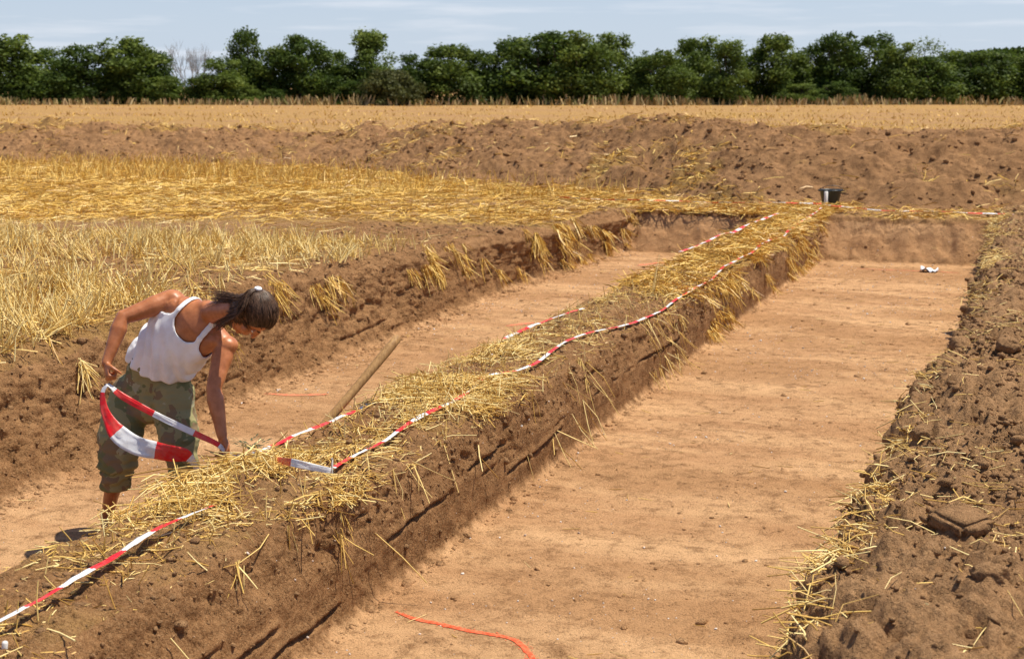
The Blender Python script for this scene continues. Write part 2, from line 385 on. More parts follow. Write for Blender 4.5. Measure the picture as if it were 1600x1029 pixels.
# ---- the spoil heaps behind the trenches
tab = [(-300, 258, 40, .55), (-150, 255, 38, .75), (0, 255, 36.6, .81), (250, 257, 35.6, .80), (500, 262, 34.7, .76), (700, 284, 29.4, 1.06), (850, 292, 27.6, 1.15),
       (1000, 302, 26.0, 1.26), (1150, 321, 23.7, 1.20), (1400, 328, 22.9, 1.26), (1600, 330, 22.6, 1.28), (1900, 332, 22.4, 1.2), (2300, 334, 22.3, 1.0)]
fb = np.array([list(onz(t[0], t[1]))[:2]+[t[3]] for t in tab])
U = 760; seg = np.r_[0, np.cumsum(np.hypot(*np.diff(fb[:, :2], axis=0).T))]
us = np.linspace(0, seg[-1], U); bx = np.interp(us, seg, fb[:, 0]); by = np.interp(us, seg, fb[:, 1])+.15; bh = np.interp(us, seg, fb[:, 2])
kk = np.ones(25)/25; sm = lambda a: np.convolve(np.pad(a, 12, 'edge'), kk, 'valid'); bx, by, bh = sm(bx), sm(by), sm(bh)
vs_ = np.r_[np.linspace(-.35, 4.2, 92), np.linspace(4.35, 8.5, 30)]; VN = len(vs_)
HX = bx[:, None]+vs_[None]*0-.10*vs_[None]; HY = by[:, None]+vs_[None]
hu = us[:, None]+0*vs_[None]; hv = vs_[None]+0*us[:, None]
peak = 3.4+.7*fbm(hu*.25, hv*0, 0, 2, .5, 3)
shape = sst(-.15, 1, (hv+.15)/peak)**.8*np.where(hv > peak, 1-sst(0, 1, (hv-peak)/4.6), 1)
shape = np.clip(shape*.55+.45*np.clip(hv/peak, 0, 1)*np.where(hv > peak, 1-sst(0, 1, (hv-peak)/4.6), 1), 0, 1)
HZ = bh[:, None]*shape*(1+.20*fbm(hu*.55, hv*.5, 0, 4, .55, 12))
env = sst(-.2, .4, hv)*(1-sst(7.2, 8.4, hv))
w = worley(HX*3.2, HY*3.2, HZ*3.2, 2); w_ = worley(HX*7.5, HY*7.5, HZ*7.5, 3)
HZ += env*(.24*fbm(HX*.7, HY*.9, HZ*0, 3, .55, 14)+.13*fbm(HX*2.6, HY*2.6, 0, 3, .6, 15)+.07*np.clip(.5-w, -.2, .5)+.05*np.clip(.5-w_, -.2, .5)+.03*fbm(HX*9, HY*9, 0, 3, .6, 25)-.05*sst(.2, .4, fbm(HX*2, HY*2, 0, 3, .6, 16)))
bq = onz(1297, 323); kq = np.exp(-(((HX-bq.x)/.55)**2+((HY-bq.y)/.75)**2)); HZ = HZ*(1-kq)+.03*kq; env = env*(1-kq)
HZ = HZ+fz(HX, HY)*(1-env)-.05*(1-env)
hsc = sst(.05, .35, fbm(HX*.9, HY*.9, 0, 4, .6, 18))*.55
link('spoil_heap', mesh_np('spoil_heap', np.stack([HX, HY, HZ], -1).reshape(-1, 3), grid_faces(0, U-1, 0, VN-1, VN)[:, ::-1], M['heap'], attr={'straw': hsc.ravel()}), kind='structure')
# ------------------------------------------------------------------ straw, stubble, clods and stones (nobody could count them)
def stalks(P, d, L, w, sag, prism=True, tint=None):
    """bent stalks centred on P; returns V, F, tint"""
    n = len(P); d = d/np.linalg.norm(d, axis=1, keepdims=True)
    r = rng.normal(size=(n, 3)); a = np.cross(d, r); a /= np.linalg.norm(a, axis=1, keepdims=True); b = np.cross(d, a)
    L = L[:, None]; w = w[:, None]; sg = sag[:, None]
    bend = (a*rng.normal(size=(n, 1))*.05 + np.array([0, 0, -1])*sg*0)*L
    pts = [P-d*L*.5-np.array([0, 0, 1])*sg*L, P+bend, P+d*L*.5-np.array([0, 0, 1])*sg*L*rng.random((n, 1))]
    tint = rng.random(n) if tint is None else tint
    if prism:
        V = []
        for k, p in enumerate(pts):
            for q in range(3):
                an = q*2.094; V.append(p+(a*math.cos(an)+b*math.sin(an))*w*.5*(1, 1, .7)[k])
        V = np.stack(V, 1).reshape(-1, 3); F = []
        for k in range(2):
            for q in range(3): F.append([k*3+q, k*3+(q+1) % 3, k*3+3+(q+1) % 3, k*3+3+q])
        F = (np.array(F)[None]+np.arange(n)[:, None, None]*9).reshape(-1, 4); T = np.repeat(tint, 9)
    else:
        V = np.stack([pts[0]-a*w*.5, pts[0]+a*w*.5, pts[1]-a*w*.5, pts[1]+a*w*.5, pts[2]-a*w*.25, pts[2]+a*w*.25], 1).reshape(-1, 3)
        F = (np.array([[0, 1, 3, 2], [2, 3, 5, 4]])[None]+np.arange(n)[:, None, None]*6).reshape(-1, 4); T = np.repeat(tint, 6)
    return V, F, T
def join_geo(parts):
    V = np.concatenate([p[0] for p in parts]); o = 0; F = []
    for p in parts: F.append(p[1]+o); o += len(p[0])
    return V, np.concatenate(F), np.concatenate([p[2] for p in parts])
def stuff(name, label, cat, parts, mat, smooth=False):
    V, F, T = join_geo(parts)
    me = mesh_np(name, V, F, mat, smooth=smooth, attr={'tint': T}); return link(name, me, kind='stuff', label=label, category=cat)

AREA = np.zeros_like(GX); AREA[:-1, :-1] = np.abs(np.diff(rows))[:, None]*np.hypot(np.diff(x0[:-1], axis=1), np.diff(z0_[:-1], axis=1))
def pick(n, W, jit=.02):
    p = (W*AREA).ravel(); p = np.clip(p, 0, None); p = p/p.sum(); idx = rng.choice(p.size, n, p=p)
    i, j = np.divmod(idx, NC); return np.stack([GX[i, j], GY[i, j], GZ[i, j]], 1)+rng.normal(size=(n, 3))*(jit, jit, 0), i, j
def flat_dirs(P, spread=1.0, tilt=.12, s=0, f=1.6, base=0.):
    th = base+20*fbm(P[:, 0]*f, P[:, 1]*f, 0, 2, .5, s)+rng.normal(size=len(P))*spread
    return np.stack([np.cos(th), np.sin(th), rng.normal(size=len(P))*tilt], 1)
inview = (y0_ > 3.5)
# --- litter on the balk
dens = lerp_tab(y0_, [(3.5, .30), (5.0, .4), (5.4, 1.1), (5.7, 1.6), (6.2, 1.3), (6.5, .55), (6.8, .6), (7.2, 1.3), (8.3, 1.6), (9.6, 1.1), (10.4, .35), (12.6, .45), (13.8, 2.0), (22.3, 2.2)])
patch = sst(-.06, .2, fbm(x0*3.0, y0_*2.1, 0, 3, .5, 101))*.95+.05
patch = patch*(1-.85*np.exp(-((y0_-6.55)/.35)**2)*(x0 < -3.75))
topb = balk*(z0_ > -.09)*inview
parts = []
P, i, j = pick(3900, topb*dens*patch*(y0_ < 13.3)); n = len(P)
L = np.clip(rng.lognormal(-2.25, .6, n), .02, .40); P[:, 2] += .005+rng.random(n)**2*.035*(dens[i, j] > 1)
parts.append(stalks(P, flat_dirs(P, .75, .13, 2, 1.9), L, rng.uniform(.004, .0085, n), rng.uniform(0, .1, n)))
for k in range(34):                    # thicker bunches of parallel stalks
    P, i, j = pick(1, topb*patch*dens**2*(y0_ < 13.3)*(y0_ > 4.2)); c = P[0]-np.array([.04, 0, 0]); m = rng.integers(14, 46); th = rng.uniform(-1.5, 1.5)
    Q = c+np.stack([rng.normal(0, .08, m), rng.normal(0, .08, m), rng.uniform(.005, .045, m)], 1)
    Q[:, 0] = np.clip(Q[:, 0], -4.12, -3.15)
    t2 = th+rng.normal(0, .42, m); parts.append(stalks(Q, np.stack([np.cos(t2), np.sin(t2), rng.normal(0, .10, m)], 1), rng.uniform(.14, .42, m), rng.uniform(.004, .0085, m), rng.uniform(0, .12, m)))
P, i, j = pick(760, topb*dens*(.3+patch)*(y0_ < 13.3)); n = len(P)      # stubble still rooted, standing
L = rng.uniform(.05, .15, n); P[:, 2] += L*.42
parts.append(stalks(P, np.stack([rng.normal(0, .5, n), rng.normal(0, .5, n), np.ones(n)], 1), L, rng.uniform(.004, .008, n), np.zeros(n)))
P, i, j = pick(6000, topb*(.25+dens)*(.3+patch)*(y0_ < 13.3)); n = len(P); P[:, 2] += .004+.01*rng.random(n)   # chaff
parts.append(stalks(P, flat_dirs(P, 3, .25, 12), rng.uniform(.008, .045, n), rng.uniform(.002, .006, n), np.zeros(n), False, rng.random(n)**1.6))
stuff('straw_litter', 'loose pale straw strewn along the top of the near end of the balk between the trenches', 'straw', parts, M['straw'])
parts = []
P, i, j = pick(7500, topb*dens*(.12+patch)*(y0_ >= 12.9)); n = len(P)
L = rng.uniform(.10, .42, n); P[:, 2] += rng.random(n)**1.5*.10
parts.append(stalks(P, flat_dirs(P, .8, .25, 3, 1.2), L, rng.uniform(.006, .011, n), rng.uniform(0, .16, n), False))
stuff('straw_litter', 'thick golden straw covering the far half of the balk between the trenches', 'straw', parts, M['gold'])
# --- straw that hangs over the edges
def fringe(n_b, W, out, per=(6, 22), LL=(.12, .34), w=(.005, .009), far=False, drop=.5):
    res = []; P, i, j = pick(n_b, W, .0)
    for c in P:
        m = rng.integers(*per); dy = rng.normal(0, .05, m); L = rng.uniform(*LL, m)
        D_ = np.stack([out*rng.uniform(.15, .9, m), rng.normal(0, .32, m), -rng.uniform(.3, 1.5, m)], 1); D_ /= np.linalg.norm(D_, axis=1, keepdims=True)
        Q = c+np.stack([out*.02+rng.normal(0, .02, m), dy, rng.uniform(0, .03, m)], 1)+D_*L[:, None]*.42
        res.append(stalks(Q, D_, L, rng.uniform(*w, m), np.zeros(m), not far))
    return res
edgeR = balk*(np.abs(x0-np.repeat(Be[:, None], NC, 1)) < .09)*inview; edgeL = wallL*(np.abs(x0-np.repeat(Lt[:, None], NC, 1)) < .12)*inview
pt2 = sst(-.02, .25, fbm(y0_*1.6, x0*0, 0, 3, .6, 77))
parts = fringe(20, edgeR*(y0_ < 13)*(y0_ > 5.2)*pt2*(np.abs(y0_-9.5) > 2), 1, (3, 8), (.08, .28))
parts += fringe(13, edgeR*(y0_ < 10)*(y0_ > 4.4), 1, (1, 4), (.2, .42))
stuff('hanging_straw', 'pale stalks of straw hanging over the right face of the near balk', 'straw', parts, M['straw'])
parts = fringe(75, edgeR*(y0_ > 13.2)*(.15+pt2), 1, (8, 26), (.08, .25), (.005, .010), True)
bL = balk*(np.abs(x0-np.repeat(Bl[:, None], NC, 1)) < .07)*inview
parts += fringe(80, bL*(y0_ > 12.8), -1, (10, 28), (.12, .34), (.006, .012), True)
parts += fringe(75, edgeL*sst(12.2, 16, y0_)*(.10+pt2), 1, (8, 26), (.10, .32), (.006, .011), True)
parts += fringe(22, edgeL*(y0_ < 12.5)*(y0_ > 7)*pt2, 1, (8, 26), (.12, .32), (.005, .009), True)
stuff('hanging_straw', 'golden straw hanging over the trench edges towards their far ends', 'straw', parts, M['gold'])
# --- stubble and litter on the left field
def field_pts(n, xr, yr, dfun, zoff=0):
    X = rng.uniform(*xr, n*3); Y = rng.uniform(*yr, n*3); keep = rng.random(n*3) < dfun(X, Y)
    az = np.arctan2(-X, Y); keep &= (az < R(45)) & (X < np.interp(Y, rows, Lt)-.02) ; X, Y = X[keep][:n], Y[keep][:n]
    return np.stack([X, Y, fz(X, Y)+.004], 1)
parts = []
def d1(x, y):
    band = np.exp(-((y-13.0-.25*(x+9))/1.15)**2)*1.0+np.exp(-((y-9.6)/1.2)**2-((x+8.0)/1.6)**2)*1.3+np.exp(-((y-8.4)/1.3)**2-((x+7.2)/1.0)**2)*1.5
    return np.clip(band*(.35+.65*sst(-.2, .25, fbm(x*1.3, y*1.3, 0, 3, .5, 81))), 0, 1)
P = field_pts(5200, (-15, -6.4), (7.2, 15.8), d1); n = len(P); L = rng.uniform(.07, .21, n)
lean = .22+.35*rng.random(n); D_ = np.stack([rng.normal(0, 1, n)*lean, rng.normal(0, 1, n)*lean, np.ones(n)], 1); P[:, 2] += L*.38
parts.append(stalks(P, D_, L, rng.uniform(.007, .014, n), np.zeros(n), True, rng.uniform(.35, 1, n)))
for k in range(260):   # tussocks that fan out from one root
    c = field_pts(1, (-12, -6.4), (7.4, 14.5), d1)
    if not len(c): continue
    m = rng.integers(8, 24); L = rng.uniform(.13, .34, m); la, lb = rng.normal(0, .5, 2); D_ = np.stack([rng.normal(la, .4, m), rng.normal(lb, .4, m), np.ones(m)], 1); D_ /= np.linalg.norm(D_, axis=1, keepdims=True)
    parts.append(stalks(c+np.stack([rng.normal(0, .03, m), rng.normal(0, .03, m), 0*L], 1)+D_*L[:, None]*.45, D_, L, rng.uniform(.006, .011, m), np.zeros(m), True, rng.uniform(.4, 1, m)))
P = field_pts(12500, (-16, -6.4), (7.2, 17), lambda x, y: np.clip(.12+.9*straw_cover(x, y)*d1(x, y)+.4*straw_cover(x, y), 0, 1)*(1-.72*bare(x, y))); n = len(P); P[:, 2] += rng.random(n)**2*.06
parts.append(stalks(P, flat_dirs(P, .9, .12, 5, 1.), rng.uniform(.05, .34, n), rng.uniform(.005, .010, n), rng.uniform(0, .08, n), False))
stuff('stubble', 'pale cut stubble and fallen straw beside the left trench', 'stubble', parts, M['straw'])
parts = []
P = field_pts(34000, (-33, -6.3), (15.5, 36.5), lambda x, y: np.clip(straw_cover(x, y), 0, 1)*(1.1-y/60)*(1-.78*bare(x, y))); n = len(P); P[:, 2] += rng.random(n)**2*.09
parts.append(stalks(P, flat_dirs(P, .8, .14, 6, .8), rng.uniform(.12, .5, n), rng.uniform(.008, .015, n), rng.uniform(0, .08, n), False, np.clip(rng.normal(.5, .25, n)+.5*fbm(P[:, 0]*.5, P[:, 1]*.9, 0, 3), 0, 1)))
def d2(x, y): return np.clip((sst(22, 25, y+.1*(x+10))+.10)*(.25+.75*sst(-.15, .3, fbm(x*.45, y*.45, 0, 3, .5, 91)))*(straw_cover(x, y) > .3), 0, 1)
P = field_pts(13000, (-33, -6.6), (16.5, 37), d2); n = len(P); L = rng.uniform(.14, .42, n)*(.6+.4*sst(23, 26, P[:, 1])); P[:, 2] += L*.35
parts.append(stalks(P, np.stack([rng.normal(.15, .4, n), rng.normal(0, .4, n), np.ones(n)], 1), L, rng.uniform(.010, .018, n), np.zeros(n), False, rng.uniform(.25, 1, n)))
stuff('stubble', 'deep golden flattened and standing stubble reaching back to the spoil heaps', 'stubble', parts, M['gold'])
parts = []; n = 15000; a_ = (rng.uniform(-120, 1720, n)-800)/2222.2; c_ = 1/rng.uniform(1/150, 1/42, n); X = (-math.sin(YAW)+a_*math.cos(YAW))*c_; Y = (math.cos(YAW)+a_*math.sin(YAW))*c_
k = rng.random(n) < .15+.85*sst(-.1, .2, fbm(X*.10, Y*.35, 0, 3, .6, 64)); X, Y, c_ = X[k], Y[k], c_[k]; n = len(X); L = rng.uniform(.08, .28, n); P = np.stack([X, Y, fz(X, Y)+L*.3], 1)
parts.append(stalks(P, np.stack([rng.normal(0, .7, n), rng.normal(0, .7, n), np.ones(n)], 1), L, .0006*c_*rng.uniform(.6, 1.3, n), np.zeros(n), False, rng.uniform(0, .75, n)))
stuff('stubble', 'short dry stubble of the open field between the spoil heaps and the trees', 'stubble', parts, M['gold'])
# strip between the trench ends and the heaps, and along the right bank
parts = []
n = 4200; X = rng.uniform(-7.5, 1.5, n); Y = rng.uniform(21.9, 24.2, n); Z = np.where(Y < 23.5, .0, 0.)+fz(X, Y)+rng.random(n)**2*.07
P = np.stack([X, Y, Z], 1); k = (Y > 22.03) & (rng.random(n) < .35+.65*sst(-.1, .2, fbm(X*1.3, Y*1.3, 0, 3, .5, 4))); P = P[k]; n = len(P)
parts.append(stalks(P, flat_dirs(P, .8, .2, 7, 1.), rng.uniform(.12, .45, n), rng.uniform(.008, .014, n), rng.uniform(0, .1, n), False))
n = 300; P = np.stack([rng.uniform(-6.1, -4.1, n), rng.uniform(21.85, 22.1, n), rng.uniform(0.0, .07, n)], 1)      # matted overhang of the left trench's end
parts.append(stalks(P, np.stack([rng.normal(0, 1, n), -rng.random(n)*.5, rng.normal(0, .1, n)], 1), rng.uniform(.15, .4, n), rng.uniform(.01, .02, n), rng.uniform(0, .1, n), False))
stuff('straw_litter', 'golden straw on the narrow strip between the trench ends and the spoil heaps', 'straw', parts, M['gold'])
parts = []
KE = np.repeat(Ke[:, None], NC, 1); bt = bank*(z0_ > -.12)*inview
w_edge = bt*np.exp(-((x0-KE-.05)/.12)**2)*(.12+sst(.0, .25, fbm(y0_*1.4, 0*x0, 0, 3, .6, 55))*1.5+1.2*np.exp(-((y0_-5.7)/.35)**2)+1.2*np.exp(-((y0_-4.9)/.25)**2)+.9*np.exp(-((y0_-7.9)/.4)**2))
P, i, j = pick(1300, w_edge, .03); n = len(P); P[:, 2] += rng.random(n)*.05
D_ = flat_dirs(P, 1.1, .3, 8, 2.); parts.append(stalks(P, D_, rng.uniform(.06, .32, n), rng.uniform(.004, .0085, n), rng.uniform(0, .25, n)))
w_all = bt*(.18+sst(.12, .35, fbm(x0*1.6, y0_*1.3, 0, 3, .5, 57))*2.2+.8*sst(14, 18, y0_))
P, i, j = pick(3500, w_all+.15*bt, .0); n = len(P); P[:, 2] += .003; parts.append(stalks(P, flat_dirs(P, 3, .3, 13), rng.uniform(.006, .035, n), rng.uniform(.002, .005, n), np.zeros(n), False, rng.random(n)**1.5))
P, i, j = pick(3000, w_all, .02); n = len(P); P[:, 2] += .004+rng.random(n)**2*.03
parts.append(stalks(P, flat_dirs(P, 1.3, .22, 9, 2.), rng.uniform(.03, .22, n), rng.uniform(.0035, .0075, n), rng.uniform(0, .12, n)))
stuff('straw_litter', 'scattered bits of straw on the dug soil bank along the right trench', 'straw', parts, M['straw'])
# on the heaps
pi = rng.choice(HX.size, 3800, p=((sst(.0, .35, fbm(HX*.9, HY*.9, 0, 4, .6, 18))+.07)*(hv < 5)*(hv > -.2)).ravel()/((sst(.0, .35, fbm(HX*.9, HY*.9, 0, 4, .6, 18))+.07)*(hv < 5)*(hv > -.2)).sum())
P = np.stack([HX.ravel()[pi], HY.ravel()[pi], HZ.ravel()[pi]+rng.random(len(pi))*.05], 1)
parts = [stalks(P, flat_dirs(P, 1.2, .35, 10, 1.), rng.uniform(.1, .42, len(pi)), rng.uniform(.009, .018, len(pi)), rng.uniform(0, .1, len(pi)), False)]
stuff('straw_litter', 'dry straw mixed into the spoil heaps behind the trenches', 'straw', parts, M['gold'])
# a few stalks and chaff on the trench floors
P, i, j = pick(240, floor*inview*(fine_row[:, None] > .9), .01); n = len(P); P[:, 2] += .006
parts = [stalks(P, flat_dirs(P, 3, .06, 11), rng.uniform(.02, .14, n), rng.uniform(.003, .006, n), np.zeros(n))]
stuff('straw_litter', 'few short straws lying on the sandy trench floors', 'straw', parts, M['straw'])

# --- soil clods and small stones
def blobs(P, S, squash=.7, rough=.35, sub=1):
    bm = bmesh.new(); bmesh.ops.create_icosphere(bm, subdivisions=sub, radius=1); b = np.array([v.co[:] for v in bm.verts]); f = np.array([[v.index for v in q.verts] for q in bm.faces]); bm.free()
    n = len(P); A = rng.normal(size=(n, 3, 3)); Q, _ = np.linalg.qr(A)
    r = 1+rough*rng.normal(size=(n, len(b), 1)).clip(-1.6, 1.6)*.6; sc = rng.uniform(.6, 1.25, (n, 1, 3))
    V = np.einsum('nij,nkj->nki', Q, b[None]*r*sc); V[..., 2] *= squash
    V = np.sign(V)*np.abs(V)**.8; V = V*S[:, None, None]+P[:, None]; F = f[None]+np.arange(n)[:, None, None]*len(b)
    return V.reshape(-1, 3), F.reshape(-1, 3), np.repeat(rng.random(n), len(b))
parts = []
P, i, j = pick(9000, bt*(y0_ < 16)*(x0 < .75)*(.3+sst(-.2, .3, n1)), .01); S = np.clip(rng.lognormal(-4.9, .6, len(P)), .004, .05); parts.append(blobs(P+np.array([0, 0, .3])*S[:, None], S))
P, i, j = pick(1500, bt*(y0_ >= 14)*(x0 < .9), .01); S = np.clip(rng.lognormal(-3.9, .5, len(P)), .012, .06); parts.append(blobs(P, S))
P, i, j = pick(7500, (balk+wallL)*inview*(1-.8*smoothwall)*(y0_ < 15), .0); S = np.clip(rng.lognormal(-4.9, .5, len(P)), .004, .03); parts.append(blobs(P, S))
P, i, j = pick(6000, floor*inview*(np.exp(-((x0-np.repeat(Lb[:, None], NC, 1))/.14)**2)+.8*np.exp(-((x0-np.repeat(Bb[:, None], NC, 1))/.05)**2)+.8*np.exp(-((x0-KE)/.08)**2)+.02), .0); S = np.clip(rng.lognormal(-4.9, .55, len(P)), .003, .035); parts.append(blobs(P, S))
P, i, j = pick(2600, fld*inview*(x0 > -8.6)*(1-SC*.7), .01); S = np.clip(rng.lognormal(-4.3, .55, len(P)), .006, .045); parts.append(blobs(P, S))
stuff('soil_crumbs', 'loose crumbs of brown soil on the banks, faces and feet of the trenches', 'soil', parts, M['bank'])
pi = rng.choice(HX.size, 5000, p=((hv < 5)*(hv > -.3)*1.).ravel()/((hv < 5)*(hv > -.3)).sum()); S = np.clip(rng.lognormal(-3.7, .5, len(pi)), .012, .07)
parts = [blobs(np.stack([HX.ravel()[pi], HY.ravel()[pi], HZ.ravel()[pi]], 1), S)]
stuff('soil_crumbs', 'clods of brown topsoil lying over the spoil heaps', 'soil', parts, M['heap'])
s = NT('small_stone'); s.b.inputs['Roughness'].default_value = .6; tt = s.attr('tint'); M['stone'] = s.out(s.mix(tt, (.42, .30, .22), (.86, .80, .72)))
P, i, j = pick(3800, (floor*1.+.25*balk+.25*bank)*inview*(.25+sst(0, .3, n1*0+fbm(x0*1.1, y0_*1.1, 0, 3, .5, 99))), .0); S = np.clip(rng.lognormal(-5.6, .5, len(P)), .0022, .013)
stuff('gravel', 'tiny pale pebbles dotting the sandy trench floors', 'gravel', [blobs(P+np.array([0, 0, .3])*S[:, None], S, .8, .2)], M['stone'])

# ------------------------------------------------------------------ the line of trees behind the field
def leaf_mat(name, a, b, c):
    s = NT(name); t = s.attr('tint'); col = s.mix(s.rng(t, 0, .55), a, b); col = s.mix(s.rng(t, .55, 1), col, c)
    s.b.inputs['Roughness'].default_value = .6; s.b.inputs['Specular IOR Level'].default_value = .2
    s.out(col)
    tr = s.n('ShaderNodeBsdfTranslucent'); s.l(col, tr.inputs[0]); ms = s.n('ShaderNodeMixShader'); ms.inputs[0].default_value = .42
    s.l(s.b.outputs[0], ms.inputs[1]); s.l(tr.outputs[0], ms.inputs[2]); s.l(ms.outputs[0], s.t.nodes['Material Output'].inputs[0]); return s.m
M['leafA'] = leaf_mat('dark_leaves', (.034, .060, .010), (.078, .125, .018), (.17, .22, .035))
M['leafB'] = leaf_mat('mid_leaves', (.055, .085, .013), (.12, .17, .026), (.22, .27, .05))
M['leafC'] = leaf_mat('olive_leaves', (.055, .065, .018), (.11, .12, .032), (.19, .185, .06))
s = NT('bark'); M['bark'] = s.out(s.mix(s.noise(s.pos(), 6, 4), (.045, .035, .026), (.13, .10, .075)))
s = NT('bleached_twigs'); M['twig'] = s.out(s.mix(s.noise(s.pos(), 9, 3), (.20, .165, .14), (.36, .31, .27)))
def tube_geo(pts, rad, k=5):
    pts = np.array(pts, float); t = np.gradient(pts, axis=0); t /= np.linalg.norm(t, axis=1, keepdims=True)+1e-9
    ref = np.array([.31, .17, 1.]) if abs(t[0][2]) < .9 else np.array([1., .2, .1]); V = []
    for p, q, r in zip(pts, t, rad):
        a = np.cross(q, ref); a /= np.linalg.norm(a); b = np.cross(q, a)
        for i in range(k): an = i*2*math.pi/k; V.append(p+(a*math.cos(an)+b*math.sin(an))*r)
    n = len(pts); F = [[i*k+j, i*k+(j+1) % k, (i+1)*k+(j+1) % k, (i+1)*k+j] for i in range(n-1) for j in range(k)]
    V.append(pts[0]); V.append(pts[-1]); c0, c1 = len(V)-2, len(V)-1
    F += [[c0, (j+1) % k, j, j] for j in range(0)]
    return np.array(V), np.array(F), np.zeros(len(V))
def tree_meshes(kind, seed, H, W, low=.10, trunk_h=.14):
    r = np.random.default_rng(seed); lobes = []
    nl = int(34+W*3)
    for k in range(nl):
        u = r.random(); z = H*(low+.02+(.90-low)*u**.95); env = math.sin(min(1, max(.1, (1-(z/H))*1.15+.16))*math.pi/2)
        rr = W*.5*env*math.sqrt(r.random())*.95; a = r.random()*6.283; s_ = r.uniform(.6, 1.15)*(1.2 if z < .6*H else .85)*W/7
        lobes.append((rr*math.cos(a), rr*math.sin(a)*.8, min(z, H-s_*.6), s_))
    for k in range(5): a = r.random()*6.283; lobes.append((W*.30*math.cos(a)*r.random(), W*.2*math.sin(a), H*r.uniform(.84, .95), r.uniform(.25, .5)*W/7))   # leading shoots
    P, N, T = [], [], []; nleaf = 12000 if kind != 'sparse' else 1600
    wts = np.array([l[3]**2 for l in lobes]); wts /= wts.sum()
    for l, m in zip(lobes, r.multinomial(nleaf, wts)):
        d = r.normal(size=(m, 3)); d /= np.linalg.norm(d, axis=1, keepdims=True)
        rad = l[3]*(1-.55*r.random((m, 1))**2)*(1+.22*r.normal(size=(m, 1)))
        P.append(np.array(l[:3])+d*rad*np.array([1.05, 1, .85])); N.append(d); T.append(np.clip(r.normal(.45, .2)+r.normal(0, .16, m), 0, 1))
    P = np.concatenate(P); N = np.concatenate(N); T = np.concatenate(T); n = len(P)
    k = P[:, 2] > .18; P, N, T = P[k], N[k], T[k]; n = len(P)
    N = N*.7+r.normal(size=(n, 3))*.6+np.array([0, 0, .3]); N /= np.linalg.norm(N, axis=1, keepdims=True)
    a = np.cross(N, r.normal(size=(n, 3))); a /= np.linalg.norm(a, axis=1, keepdims=True); b = np.cross(N, a); sz = r.uniform(.07, .21, (n, 1))*(1 if kind != 'sparse' else .75)
    V = np.stack([P-a*sz, P+b*sz*.6, P+a*sz*1.1, P-b*sz*.6], 1).reshape(-1, 3); F = np.arange(4*n).reshape(-1, 4)
    crown = mesh_np('crown', V, F, M[{'dark': 'leafA', 'mid': 'leafB', 'sparse': 'leafB', 'olive': 'leafC'}[kind]], smooth=False, attr={'tint': np.repeat(T, 4)})
    parts = []; ns = r.integers(2, 4)
    for q in range(ns):
        x, y_ = r.normal(0, .25, 2); tip = lobes[r.integers(0, nl)]
        pts = [(x, y_, -.2), (x*1.3+r.normal(0, .1), y_, H*.18), (x*1.2+tip[0]*.4, tip[1]*.4, H*.42), (tip[0]*.8, tip[1]*.8, H*.75)]
        parts.append(tube_geo(pts, [.17, .13, .09, .03]))
    for l in lobes[:12]:
        parts.append(tube_geo([(0, 0, H*.25), (l[0]*.5, l[1]*.5, l[2]*.7+.1*H), l[:3]], [.07, .05, .015], 4))
    V, F, T = join_geo(parts); return crown, mesh_np('trunk', V, F, M['bark'])
def bare_tree(seed, H, W):
    r = np.random.default_rng(seed); parts = []
    def br(p, d, L, rad, dep):
        q = p+d*L; parts.append(tube_geo([p, (p+q)/2+r.normal(0, .04*L, 3), q], [rad, rad*.8, rad*.55], 4))
        if dep == 0: return
        for k in range(r.integers(3, 5)):
            e = d+r.normal(0, .42, 3)*np.array([1.1*W/H, .8, .6]); e /= np.linalg.norm(e); br(p+d*L*r.uniform(.55, 1), e, L*r.uniform(.55, .8), rad*.52, dep-1)
    for k in range(5):
        d = np.array([r.normal(0, .42), r.normal(0, .25), 1.]); d /= np.linalg.norm(d); br(np.array([r.normal(0, .5), r.normal(0, .3), 0.]), d, H*.36, .085, 4)
    V, F, T = join_geo(parts); V[:, 2] *= H/V[:, 2].max(); return mesh_np('crown', V, F, M['twig'])
